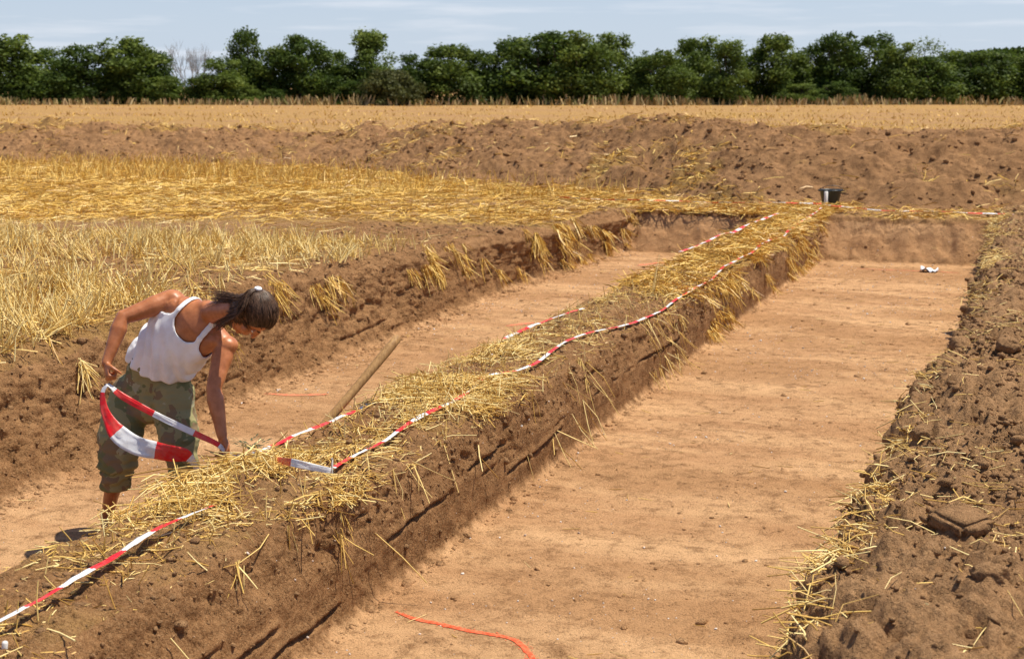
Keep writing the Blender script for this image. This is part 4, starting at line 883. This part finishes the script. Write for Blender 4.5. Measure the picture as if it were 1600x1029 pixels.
# ------------------------------------------------------------------ the digger bending over the balk
def A(x, y, c): return np.array(at(x, y, c))
CAMR = np.array([math.cos(YAW), math.sin(YAW), 0]); CAMF = np.array(ray(800, 514.5)); CAMF /= np.linalg.norm(CAMF); CAMU = np.cross(CAMR, CAMF)
def unit(v): v = np.array(v, float); return v/np.linalg.norm(v)
def sweep(pts, ra, rb, wax, k=20, caps=True):
    """closed elliptic sweep; ra half width along wax, rb half depth"""
    pts = [np.array(p, float) for p in pts]; n = len(pts)
    if caps:
        d0 = unit(pts[0]-pts[1]); d1 = unit(pts[-1]-pts[-2]); r0, r1 = min(ra[0], rb[0]), min(ra[-1], rb[-1])
        pts = [pts[0]+d0*r0*.98, pts[0]+d0*r0*.85, pts[0]+d0*r0*.5]+pts+[pts[-1]+d1*r1*.5, pts[-1]+d1*r1*.85, pts[-1]+d1*r1*.98]
        f = [.15, .53, .87]; ra = [ra[0]*q for q in f]+list(ra)+[ra[-1]*q for q in f[::-1]]; rb = [rb[0]*q for q in f]+list(rb)+[rb[-1]*q for q in f[::-1]]
    P = np.array(pts); t = np.gradient(P, axis=0); t /= np.linalg.norm(t, axis=1, keepdims=True); V = []
    for p, q, a_, b_ in zip(P, t, ra, rb):
        w = unit(np.array(wax)-q*np.dot(q, wax)); d = np.cross(q, w)
        for i in range(k): an = 2*math.pi*i/k; V.append(p+w*a_*math.cos(an)+d*b_*math.sin(an))
    n = len(P); F = [[i*k+j, i*k+(j+1) % k, (i+1)*k+(j+1) % k, (i+1)*k+j] for i in range(n-1) for j in range(k)]
    if caps:
        V += [P[0], P[-1]]; c0, c1 = len(V)-2, len(V)-1
        T = [[c0, (j+1) % k, j] for j in range(k)]+[[c1, (n-1)*k+j, (n-1)*k+(j+1) % k] for j in range(k)]
        return V, F+T
    return V, F
def ellipsoid(c, ax, r, sub=3):
    bm = bmesh.new(); bmesh.ops.create_icosphere(bm, subdivisions=sub, radius=1); ax = [unit(a) for a in ax]
    V = [np.array(c)+ax[0]*v.co.x*r[0]+ax[1]*v.co.y*r[1]+ax[2]*v.co.z*r[2] for v in bm.verts]; F = [[v.index for v in f.verts] for f in bm.faces]; bm.free(); return V, F
def fuse(name, shapes, voxel, smooth_it, mat, factor=.5):
    V, F = [], []
    for v, f in shapes: k = len(V); V += [tuple(p) for p in v]; F += [[i+k for i in q] for q in f]
    me = bpy.data.meshes.new(name); me.from_pydata(V, [], F); o = bpy.data.objects.new(name, me); C.objects.link(o)
    bm = bmesh.new(); bm.from_mesh(me); bmesh.ops.recalc_face_normals(bm, faces=bm.faces); bm.to_mesh(me); bm.free()
    m = o.modifiers.new('r', 'REMESH'); m.mode = 'VOXEL'; m.voxel_size = voxel
    if smooth_it: m = o.modifiers.new('s', 'SMOOTH'); m.iterations = smooth_it; m.factor = factor
    dg = bpy.context.evaluated_depsgraph_get(); me2 = bpy.data.meshes.new_from_object(o.evaluated_get(dg)); bpy.data.objects.remove(o); bpy.data.meshes.remove(me)
    me2.name = name; me2.materials.clear(); me2.materials.append(mat); me2.polygons.foreach_set('use_smooth', np.ones(len(me2.polygons), bool)); return me2
def co_of(me): a = np.empty(len(me.vertices)*3, np.float32); me.vertices.foreach_get('co', a); return a.reshape(-1, 3).astype(float)
def no_of(me): a = np.empty(len(me.vertices)*3, np.float32); me.vertices.foreach_get('normal', a); return a.reshape(-1, 3).astype(float)
def set_co(me, V): me.vertices.foreach_set('co', np.asarray(V, np.float32).ravel()); me.update()
def cut(me, kill):
    bm = bmesh.new(); bm.from_mesh(me); bm.verts.ensure_lookup_table(); bmesh.ops.delete(bm, geom=[bm.verts[i] for i in np.nonzero(kill)[0]], context='VERTS')
    comp = max_island(bm); bmesh.ops.delete(bm, geom=[v for v in bm.verts if v not in comp], context='VERTS')
    for _ in range(3):
        be = [v for v in bm.verts if v.is_boundary]
        new = {v: sum((e.other_vert(v).co for e in v.link_edges if e.is_boundary), Vector())/max(1, sum(1 for e in v.link_edges if e.is_boundary)) for v in be}
        for v, c in new.items(): v.co = v.co.lerp(c, .6)
    bm.to_mesh(me); bm.free()
def max_island(bm):
    seen = set(); best = set()
    for v in bm.verts:
        if v in seen: continue
        st = [v]; comp = set([v])
        while st:
            q = st.pop()
            for e in q.link_edges:
                w = e.other_vert(q)
                if w not in comp: comp.add(w); st.append(w)
        seen |= comp
        if len(comp) > len(best): best = comp
    return best

s = NT('tanned_skin'); nzs = s.noise(s.pos(), 22, 4, .6)
s.b.inputs['Roughness'].default_value = .42; s.b.inputs['Specular IOR Level'].default_value = .45
s.b.inputs['Subsurface Weight'].default_value = .08; s.b.inputs['Subsurface Radius'].default_value = (.01, .004, .002)
M['skin'] = s.out(s.mix(s.rng(nzs, .35, .65), (.37, .125, .042), (.50, .185, .070)), s.bump(s.noise(s.pos(), 240, 3), .15, .002))
s = NT('white_cotton'); s.b.inputs['Roughness'].default_value = .9
M['cotton'] = s.out(s.mix(s.rng(s.noise(s.pos(), 9, 4), .45, .75), (.90, .90, .90), (.76, .72, .67)), s.bump(s.noise(s.pos((1, 1, 1), False), 420, 2), .25, .001))
s = NT('camouflage_cloth'); P_ = s.pos(); c1 = s.noise(P_, 7, 3, .5, .8); c2 = s.noise(s.pos((1.3, 1.3, 1.3)), 5.2, 3, .5, .8); c3 = s.noise(s.pos((.8, .8, .8)), 13, 3, .5, .5)
col = s.mix(s.math('GREATER_THAN', c1, .53), (.31, .275, .125), (.13, .14, .055)); col = s.mix(s.math('GREATER_THAN', c2, .58), col, (.21, .13, .075)); col = s.mix(s.math('GREATER_THAN', c3, .64), col, (.40, .37, .23))
M['camo'] = s.out(s.mix(.25, col, (.28, .25, .12)), s.bump(s.noise(s.pos(), 300, 2), .3, .001))
s = NT('dark_hair'); hs = s.attr('tint'); s.b.inputs['Roughness'].default_value = .5; s.b.inputs['Specular IOR Level'].default_value = .3
M['hair'] = s.out(s.mix(hs, (.030, .016, .009), (.17, .092, .052)))

footR = onz(168, 829, -.595); footL = onz(292, 842, -.595)
person = thing('person', 'person in white tank top and camouflage trousers bending over the balk with barrier tape', 'person', footR)
W0 = np.array(footR)
# skeleton (world places)
pel, wai, mid, upc, nkb = A(236, 612, 8.13), A(246, 572, 8.06), A(282, 528, 7.94), A(312, 501, 7.87), A(326, 489, 7.83)
shR, elR, wrR = A(268, 468, 7.93), A(192, 496, 7.80), A(166, 568, 7.72)
shL, elL, wrL = A(352, 540, 7.84), A(334, 608, 7.74), A(347, 681, 7.70)
hipR, hipL = A(208, 622, 8.17), A(272, 620, 8.06)
knR, knL = A(188, 706, 8.08), A(283, 702, 7.98)
anR, anL = np.array(footR)+np.array([0, 0, .085]), np.array(footL)+np.array([0, 0, .085])
shax = unit(shL-shR); spine = unit(upc-wai); front = unit(np.cross(shax, spine));
if np.dot(front, CAMF) > 0: front = -front
# head frame
hc = A(394, 491, 7.60); hu = unit(A(434, 486, 7.54)-A(354, 492, 7.70)); hf = -CAMU+.28*CAMF+.02*CAMR; hf = unit(hf-hu*np.dot(hf, hu)); hr = np.cross(hf, hu); HS = 1.12
def HL(x, y, z): return hc+(hr*x+hf*y+hu*z)*HS
shapes = []
shapes.append(sweep([pel, wai, mid, upc, nkb], [.145, .150, .182, .168, .078], [.10, .10, .128, .11, .066], shax, 28))
for sh in (shR, shL):
    shapes.append(sweep([upc+(sh-upc)*.25-front*.0, sh], [.070, .056], [.072, .058], spine, 16)); shapes.append(ellipsoid(sh, (shax, spine, front), (.066, .068, .068)))
    shapes.append(sweep([mid+(sh-upc)*.55+front*.045, upc+(sh-upc)*.72+front*.04], [.062, .05], [.05, .045], shax, 14))      # chest to armpit
def arm(a, b, c, wax):
    sub = [a, a+(b-a)*.3, a+(b-a)*.6, b, b+(c-b)*.25, b+(c-b)*.6, c]
    return sweep(sub, [.060, .059, .050, .042, .047, .038, .028], [.060, .060, .052, .043, .046, .036, .024], wax, 16)
shapes.append(arm(shR, elR, wrR, CAMU)); shapes.append(arm(shL, elL, wrL, CAMR))
shapes.append(sweep([upc+spine*.02, nkb, HL(0, -.03, -.085), HL(0, -.02, -.02)], [.078, .064, .058, .052], [.073, .064, .060, .052], shax, 18))
# head
shapes += [ellipsoid(HL(0, -.012, .042), (hr, hf, hu), (.075*HS, .094*HS, .088*HS)), ellipsoid(HL(0, .028, -.028), (hr, hf, hu), (.058*HS, .062*HS, .082*HS)), ellipsoid(HL(0, .066, -.092), (hr, hf, hu), (.026*HS, .024*HS, .022*HS)),
           sweep([HL(0, .084, .022), HL(0, .097, -.004), HL(0, .106, -.020)], [.010*HS, .012*HS, .017*HS], [.012*HS]*3, hr, 10), ellipsoid(HL(0, .088, -.052), (hr, hf, hu), (.023*HS, .013*HS, .007*HS)), ellipsoid(HL(0, .086, -.064), (hr, hf, hu), (.020*HS, .012*HS, .008*HS))]
for q in (-1, 1):
    shapes += [ellipsoid(HL(q*.032, .074, .030), (hr, hf, hu), (.026*HS, .014*HS, .010*HS)), ellipsoid(HL(q*.038, .058, -.022), (hr, hf, hu), (.024*HS, .026*HS, .022*HS)), ellipsoid(HL(q*.030, .070, .006), (hr, hf, hu), (.013*HS, .012*HS, .010*HS)),
               ellipsoid(HL(q*.077, -.006, -.004), (unit(hr*q+hf*-.35), hf, hu), (.008*HS, .020*HS, .031*HS)), sweep([HL(q*.045, .01, -.075), HL(q*.03, .05, -.09)], [.018, .016], [.016, .015], hu, 10)]
# legs and feet
def leg(h, k, a, f, sg):
    toe = unit(np.array([.55, -.78, 0])+np.array([.15*sg, 0, 0])); w = unit(np.cross(toe, (0, 0, 1)))
    r = [sweep([h, h+(k-h)*.5, k, k+(a-k)*.3, k+(a-k)*.75, a], [.082, .074, .056, .056, .040, .036], [.085, .076, .060, .060, .042, .040], w, 18)]
    b = np.array(f); up = np.array([0, 0, 1.])
    r.append(sweep([b-toe*.045+up*.035, b+toe*.05+up*.045, b+toe*.12+up*.028, b+toe*.175+up*.02], [.034, .038, .046, .038], [.034, .042, .026, .018], w, 14))
    for i in range(5): o_ = w*(i-2)*.018; r.append(sweep([b+toe*.17+o_+up*.016, b+toe*(.21-abs(i-1.2)*.008)+o_*1.1+up*.012], [.010, .008], [.011, .009], w, 8))
    return r
shapes += leg(hipR, knR, anR, footR, 1)+leg(hipL, knL, anL, footL, -1)
# hands: palm, four unequal bent fingers and a thumb from the side of the palm
def hand(wr, d, nrm, curls, thumb_side, s_=1.0, spread=.06, tcurl=.5):
    d = unit(d); nrm = unit(np.array(nrm)-d*np.dot(nrm, d)); w = np.cross(d, nrm)*thumb_side; out = []
    out.append(sweep([wr-d*.01, wr+d*.02*s_, wr+d*.055*s_, wr+d*.085*s_], [.026, .031, .039, .038], [.019, .017, .015, .012], w, 14))
    lens = [.073, .080, .075, .060]
    for i in range(4):
        o_ = w*(.028-.0185*i)*s_; p = wr+d*(.088-.004*abs(i-1))*s_+o_; a = 0; pts = [p-d*.03*s_, p]; c = curls[i]
        for j, fr in enumerate((.46, .30, .24)):
            a += c[j]; dd = d*math.cos(a)+nrm*math.sin(a)+w*spread*(1.5-i)*.5; p = p+unit(dd)*lens[i]*fr*s_; pts.append(p)
        out.append(sweep(pts, [.0095, .0098, .0090, .0082, .0070], [.0095, .0095, .0090, .0080, .0068], w, 10))
    b = wr+d*.022*s_+w*.024*s_+nrm*.006; t1 = unit(d*.75+w*.75+nrm*.35); t2 = unit(d*.85+w*.2+nrm*(.4+tcurl)); p1 = b+t1*.038*s_; p2 = p1+t2*.030*s_; p3 = p2+unit(d*.7-w*.15+nrm*(.4+tcurl))*.024*s_
    out.append(sweep([b, p1, p2, p3], [.0145, .0125, .0108, .0085], [.0145, .012, .0105, .008], w, 10)); return out
fist = [(1.4, 1.45, .9), (1.45, 1.5, .9), (1.5, 1.5, .9), (1.5, 1.5, .9)]; loose = [(.35, .5, .3), (.5, .6, .4), (.6, .7, .5), (.7, .8, .5)]
shapes += hand(wrR, unit(A(172, 612, 7.66)-wrR), unit(CAMR*1.0+CAMF*.5), fist, 1 if np.dot(np.cross(unit(A(172, 612, 7.66)-wrR), unit(CAMR+CAMF*.5)), -CAMF) > 0 else -1)
dL = unit(A(353, 712, 7.72)-wrL)
shapes += hand(wrL, dL, unit(-CAMR*.55-CAMF*.8), loose, 1 if np.dot(np.cross(dL, unit(-CAMR*.55-CAMF*.8)), CAMR) > 0 else -1)
body = fuse('body', shapes, .0052, 5, M['skin'])
V = co_of(body); Nn = no_of(body)
tl_ = (V-upc); # gentle muscle relief on arms
V += Nn*(.0022*fbm(V[:, 0]*18, V[:, 1]*18, V[:, 2]*18, 3))[:, None]
set_co(body, V-W0); link('body', body, person)
# eyes and eyebrows
M['eye'] = simple('eye_white', (.62, .60, .57), .2, .6); M['iris'] = simple('iris', (.05, .03, .02), .2, .6)
for q in (-1, 1):
    v, f = ellipsoid(HL(q*.030, .0735, .010)-W0, (hr, hf, hu), (.012*HS, .011*HS, .0085*HS), 2); e = obj_geo('eye', (np.array(v), np.array(f)), M['eye'], person)
    v, f = ellipsoid(HL(q*.030, .0830, .006)-W0, (hr, hf, hu), (.005*HS, .003*HS, .005*HS), 2); obj_geo('iris', (np.array(v), np.array(f)), M['iris'], e)
    pts = [HL(q*(.014+.034*u_), .086-.022*u_**2, .034+.006*math.sin(u_*3))-W0 for u_ in np.linspace(0, 1, 6)]; obj_geo('eyebrow', solid_tube(pts, [.0026, .0034, .0036, .0034, .003, .002], 6), M['hair'], person)

# tank top
G = .012
sh_ = [sweep([pel+(wai-pel)*-.25, wai, mid, upc, nkb+spine*.0], [.196, .188, .196, .178, .086], [.150, .138, .141, .121, .074], shax, 30)]
for sh in (shR, shL):
    sh_.append(sweep([upc+(sh-upc)*.25, sh], [.070+G, .056+G], [.072+G, .058+G], spine, 16))
    sh_.append(sweep([mid+(sh-upc)*.55+front*.045, upc+(sh-upc)*.72+front*.04], [.062+G, .05+G], [.05+G, .045+G], shax, 14))
top_ = fuse('tank_top', sh_, .0075, 9, M['cotton'])
V = co_of(top_); Nn = no_of(top_)
def loc(V): q = V-upc; return q@shax, q@spine, q@front
u_, v_, w_ = loc(V)
hem = ((V-wai)@spine)
lnd = unit(A(303, 588, 8.)-A(190, 548, 8.)); nh = np.cross(lnd, CAMF); nh = unit(nh if nh[2] > 0 else -nh); xx = (V-A(246, 571, 8.))@lnd
kill = ((V-A(246, 573, 8.))@nh) < .050*(xx/.2)**2-.072
sidepos = np.abs(u_)
kill |= (sidepos > .112+.10*sst(-.02, -.14, v_)) & (v_ > -.145)                     # arm holes
neck_f = (w_ > -.01) & (v_ > -.075+.9*np.clip(sidepos-.035, 0, 1)**1.15*1.4) & (sidepos < .083)
neck_b = (w_ <= -.01) & (v_ > -.01+.8*np.clip(sidepos-.03, 0, 1)) & (sidepos < .08)
kill |= neck_f | neck_b | (v_ > .095)
# folds: hanging cloth, diagonal pulls from the armpit to the waist
fold = fbm(u_*9+v_*6, v_*3-u_*4, w_*4, 4, .55, 5)*.010*sst(.02, -.25, v_)+.012*np.sin((u_*1.2+v_*.7)*58+4*fbm(u_*6, v_*6, w_*6))*sst(-.10, -.30, v_)
belly = v_*0
V2 = V+Nn*(fold+.0)[:, None]+np.array([0, 0, -1.])*belly[:, None]; set_co(top_, V2-W0)
cut(top_, kill); o = link('tank_top', top_, person); m_ = o.modifiers.new('thickness', 'SOLIDIFY'); m_.thickness = .0035; m_.offset = 1
# bound edges of neckline and arm holes and the hem: a thin rolled border along each open edge
bm = bmesh.new(); bm.from_mesh(top_); border = []; seen = set()
for e0 in [e for e in bm.edges if e.is_boundary]:
    if e0 in seen: continue
    loop = [e0.verts[0].co.copy()]; v = e0.verts[1]; e = e0; seen.add(e0)
    while True:
        loop.append(v.co.copy())
        if (loop[-1]-loop[-2]).length > .03: loop.pop(); break
        nx = [x for x in v.link_edges if x.is_boundary and x not in seen]
        if not nx: break
        e = nx[0]; seen.add(e); v = e.other_vert(v)
    if len(loop) > 16: border.append(loop[::2])
bm.free(); parts = [tube_geo([np.array(p) for p in lp], [.0036]*len(lp), 6) for lp in border if len(lp) > 6]
if parts: V_, F_, T_ = join_geo(parts); obj_geo('hem', (V_, F_), M['cotton'], o)

# trousers
tr = [sweep([wai+unit(wai-pel)*.03, pel+(wai-pel)*.5, pel, .5*(hipR+hipL)+np.array([0, 0, -.03])], [.160, .166, .176, .150], [.112, .122, .135, .125], shax*.3+CAMR*.8, 28)]
tr += [sweep([hipR+np.array([0, 0, .04]), A(196, 648, 8.15), A(187, 692, 8.08), A(184, 724, 8.09), A(181, 752, 8.12)], [.120, .128, .118, .108, .088], [.122, .128, .118, .105, .09], CAMR, 26),
       sweep([hipL+np.array([0, 0, .04]), A(273, 648, 8.04), A(280, 695, 7.97), A(284, 722, 7.98), A(288, 748, 8.00)], [.115, .116, .104, .096, .082], [.120, .120, .108, .10, .085], CAMR, 26)]
tro = fuse('trousers', tr, .0085, 8, M['camo']); V = co_of(tro); Nn = no_of(tro)
legp = np.where((V@CAMR) > .5*(hipR@CAMR+hipL@CAMR), 1., 0.)
f1 = fbm(V[:, 0]*7, V[:, 1]*7, V[:, 2]*13, 4, .55, 3); f2 = fbm(V[:, 0]*4+9, V[:, 1]*4, V[:, 2]*20, 3, .5, 8)
low = sst(.15, -.28, V[:, 2])
V += Nn*(.022*f1+.016*f2*low+.008*np.sin(V[:, 2]*95+6*f1+3*(V@CAMR))*sst(-.05, -.22, V[:, 2]))[:, None]
# tie-in just below the knee
axR, axL = A(181, 752, 8.12), A(288, 748, 8.00); kill = np.zeros(len(V), bool)
for ax_, k_ in ((axR, V@CAMR < .5*(axR+axL)@CAMR), (axL, V@CAMR >= .5*(axR+axL)@CAMR)): kill |= k_ & (V[:, 2] < ax_[2]-.045)
kill |= ((V-wai)@unit(wai-pel) > .035)
set_co(tro, V-W0); cut(tro, kill); o = link('trousers', tro, person); m_ = o.modifiers.new('thickness', 'SOLIDIFY'); m_.thickness = .004; m_.offset = -1
# cargo pocket flaps, side seams, waistband
def patch(name, c, wv, hv_, w, h, th=.012):
    n = np.cross(wv, hv_); n = unit(n); n = n if np.dot(n, CAMF) < 0 else -n; V, k = [], 0
    bm = bmesh.new(); bmesh.ops.create_cube(bm, size=1); bmesh.ops.bevel(bm, geom=bm.edges[:], offset=.12, segments=2, affect='EDGES')
    for v in bm.verts: q = v.co.copy(); bulge = .02*(1-(2*q.x)**2); v.co = Vector(c-W0+unit(wv)*q.x*w+unit(hv_)*q.y*h+n*(q.z*th+bulge))
    me = bpy.data.meshes.new(name); bm.to_mesh(me); bm.free(); me.materials.append(M['camo'])
    for p_ in me.polygons: p_.use_smooth = True
    return link(name, me, o)
hvR = unit(A(188, 706, 8.08)-A(200, 640, 8.15)); hvL = unit(A(282, 700, 7.97)-A(274, 650, 8.04))
pts = []
for an in np.linspace(0, 2*math.pi, 25): q = wai+unit(wai-pel)*.012; wv = unit(shax*.3+CAMR*.8); wv = unit(wv-unit(wai-pel)*np.dot(wv, unit(wai-pel))); dv = np.cross(unit(wai-pel), wv); pts.append(q+wv*.160*math.cos(an)+dv*.112*math.sin(an)-W0)
V_, F_, T_ = tube_geo(pts, [.010]*25, 8); M['belt'] = simple('dark_belt', (.02, .022, .018), .6, .3)

# hair: cap over the skull plus drawn-back strands, a short tail tied with a white band
TIE = np.array([.006, -.112, .070])
cap = fuse('hair', [ellipsoid(HL(0, -.016, .044), (hr, hf, hu), (.0835*HS, .1015*HS, .0955*HS)), ellipsoid(HL(0, -.045, -.02), (hr, hf, hu), (.072*HS, .062*HS, .075*HS)), ellipsoid(HL(*TIE*.93), (hr, hf, hu), (.03, .028, .03))], .006, 5, M['hair'])
V = co_of(cap); Nn = no_of(cap); q = (V-hc)/HS; lx, ly, lz = q@hr, q@hf, q@hu
hairline = .060+.25*(lz-.075)+.0*lx       # forehead line
kill = ((ly > hairline) & (lz < .13)) | ((ly > .034+.5*lz) & (lz < .055)) | (lz < -.088)
dT = np.stack([lx, ly, lz], 1)-TIE; ang = np.arctan2(dT[:, 0], dT[:, 1]+1e-6)
V += Nn*(.0035*fbm(ang*14, np.linalg.norm(dT, axis=1)*9, 0*ang, 3, .6, 4))[:, None]
a_ = cap.attributes.new('tint', 'FLOAT', 'POINT'); a_.data.foreach_set('value', np.clip(.25+.5*fbm(ang*22, np.linalg.norm(dT, axis=1)*5, 0*ang, 3, .6, 6), 0, 1).astype(np.float32))
set_co(cap, V-W0); cut(cap, kill); hair = link('hair', cap, person)
parts = []; r6 = np.random.default_rng(6)
def on_skull(d, k=1.):     # point of the hair surface in direction d from the skull centre
    d = unit(d); c = np.array([0, -.016, .044]); rr = np.array([.0845, .1025, .0965])*k; return c+d/np.linalg.norm(d/rr)
cc = np.array([0, -.016, .044])
for k in range(760):         # drawn to the tie over the skull
    az = r6.uniform(-2.5, 2.5); el = r6.uniform(-.75, .75); d0 = np.array([math.sin(az), math.cos(az)*.9+.1, el])
    if d0[1] > .62 and d0[2] < .25: continue
    d1 = TIE-cc; pts = []
    for t_ in np.linspace(0, 1, 8): d = unit(unit(d0)*(1-t_)+unit(d1)*t_+r6.normal(0, .012, 3)); p = on_skull(d, 1.0+.02*r6.random()); pts.append(HL(*p)-W0)
    g_ = tube_geo(pts, np.array([.0012, .0020, .0022, .0022, .0022, .0020, .0018, .0014])*1.1, 3); parts.append((g_[0], g_[1], np.full(len(g_[0]), r6.random()**1.5)))
T0 = HL(*TIE)-W0
for k in range(950):         # the tail: falls back towards the nape, spreading over the right side of the head and the neck
    e = A(r6.uniform(322, 372), 0, 7.6); ex = r6.uniform(330, 392); ey = r6.uniform(456+max(0, ex-350)*.4, 516); e = A(ex, ey, 7.62+.18*(374-ex)/50)-W0+r6.normal(0, .006, 3)
    md = HL(.03+.045*((ey-452)/53)+r6.normal(0, .008), -.10+.065*((ey-452)/53), r6.uniform(.0, .03))-W0
    side = hr*(.012+.012*r6.random())-hf*.010; p1 = T0+(-hf*.012)+(md-T0)*.35+side*1.4
    pts = catmull([T0-hf*.008*HS, p1, md+side, (md+e)/2+side*.8, e], .012); n = len(pts); pts = pts+r6.normal(0, .0009, pts.shape)
    g_ = tube_geo(pts, np.interp(np.linspace(0, 1, n), [0, .2, .7, 1], [.0016, .0023, .0018, .0007]), 3); parts.append((g_[0], g_[1], np.full(len(g_[0]), r6.random()**1.3)))
for k in range(60):          # loose wisps
    ex, ey = r6.uniform(318, 350), r6.uniform(448, 482); e = A(ex, ey, 7.74)-W0; md = HL(.02+.03*r6.random(), -.10, -.03)-W0
    pts = catmull([md+hu*.03, md-hu*.03, (md+e)/2-hf*.012*r6.random(), e], .012); g_ = tube_geo(pts, np.linspace(.0013, .0006, len(pts)), 3); parts.append((g_[0], g_[1], np.full(len(g_[0]), r6.random())))
V_, F_, T_ = join_geo(parts); link('strands', mesh_np('strands', V_, F_, M['hair'], attr={'tint': T_}), hair, kind='stuff')
M['band'] = simple('white_elastic', (.85, .85, .86), .6, .3)
ring = [HL(*(TIE+np.array([.017*math.cos(a), -.004+.006*math.sin(a*2)*0, .0])))+hu*.016*math.sin(a)*0-W0 for a in np.linspace(0, 6.283, 13)]
ringc = HL(*TIE)-hf*.010*HS-W0; ringv = []
for a in np.linspace(0, 2*math.pi, 15): ringv.append(ringc+hr*.012*math.cos(a)+unit(hu*.8+hf*.3)*.012*math.sin(a))
V_, F_, T_ = tube_geo(ringv, [.0095]*15, 8); obj_geo('hair_band', (V_, F_), M['band'], hair)

# the tape in his hands
def held(pix, label, step=.012):
    """pix rows: x, y, distance, width, tilt, stripe"""
    a = np.array([[*A(p[0], p[1], p[2]), p[3], p[4], p[5]] for p in pix]); Cn = catmull(a, step); t = np.gradient(Cn[:, :3], axis=0); t /= np.linalg.norm(t, axis=1, keepdims=True)
    sd = np.cross(t, CAMF[None]); sd /= np.linalg.norm(sd, axis=1, keepdims=True)+1e-9; nf = np.cross(t, sd); side = sd*np.cos(Cn[:, 4])[:, None]+nf*np.sin(Cn[:, 4])[:, None]
    return ribbon('barrier_tape', Cn[:, :3], Cn[:, 3], side, Cn[:, 5], label=label, cat='barrier tape', group='red and white barrier tape in the hands of the digger')
pg = onz(517, 738, .10); cp_ = (Vector(pg)-Vector((0, 0, CAM_H))).dot(Vector(CAMF))
held([(517, 735, cp_, .026, .2, 0.0), (486, 729, cp_+.02, .036, .1, .45), (455, 722, cp_+.05, .038, .2, 1.0), (428, 718, 7.40, .030, .7, 1.5), (402, 716, 7.52, .036, .1, 2.0), (362, 711, 7.69, .032, .3, 2.75), (352, 704, 7.69, .024, .5, 2.9),
      (337, 692, 7.685, .028, .1, 3.1), (303, 676, 7.68, .033, .1, 4.0), (240, 646, 7.67, .034, .1, 5.0), (190, 618, 7.66, .036, .2, 5.85), (176, 606, 7.67, .022, .6, 6.05), (168, 600, 7.67, .018, .9, 6.2)], 'taut red and white tape stretched between both hands of the digger')
held([(168, 600, 7.66, .022, .8, .3), (161, 612, 7.66, .030, .5, .98), (162, 634, 7.64, .042, .2, 1.3), (170, 655, 7.62, .060, .0, 1.75), (184, 676, 7.60, .095, -.15, 2.02), (210, 694, 7.59, .10, .0, 2.35), (243, 703, 7.58, .095, .1, 3.0), (270, 708, 7.58, .088, .2, 3.5),
      (290, 711, 7.59, .075, .3, 3.9), (301, 720, 7.60, .045, .4, 4.1), (309, 735, 7.62, .038, .6, 4.4), (314, 750, 7.63, .030, .8, 4.7)], 'broad loose loop of tape hanging from the right hand before the knees')
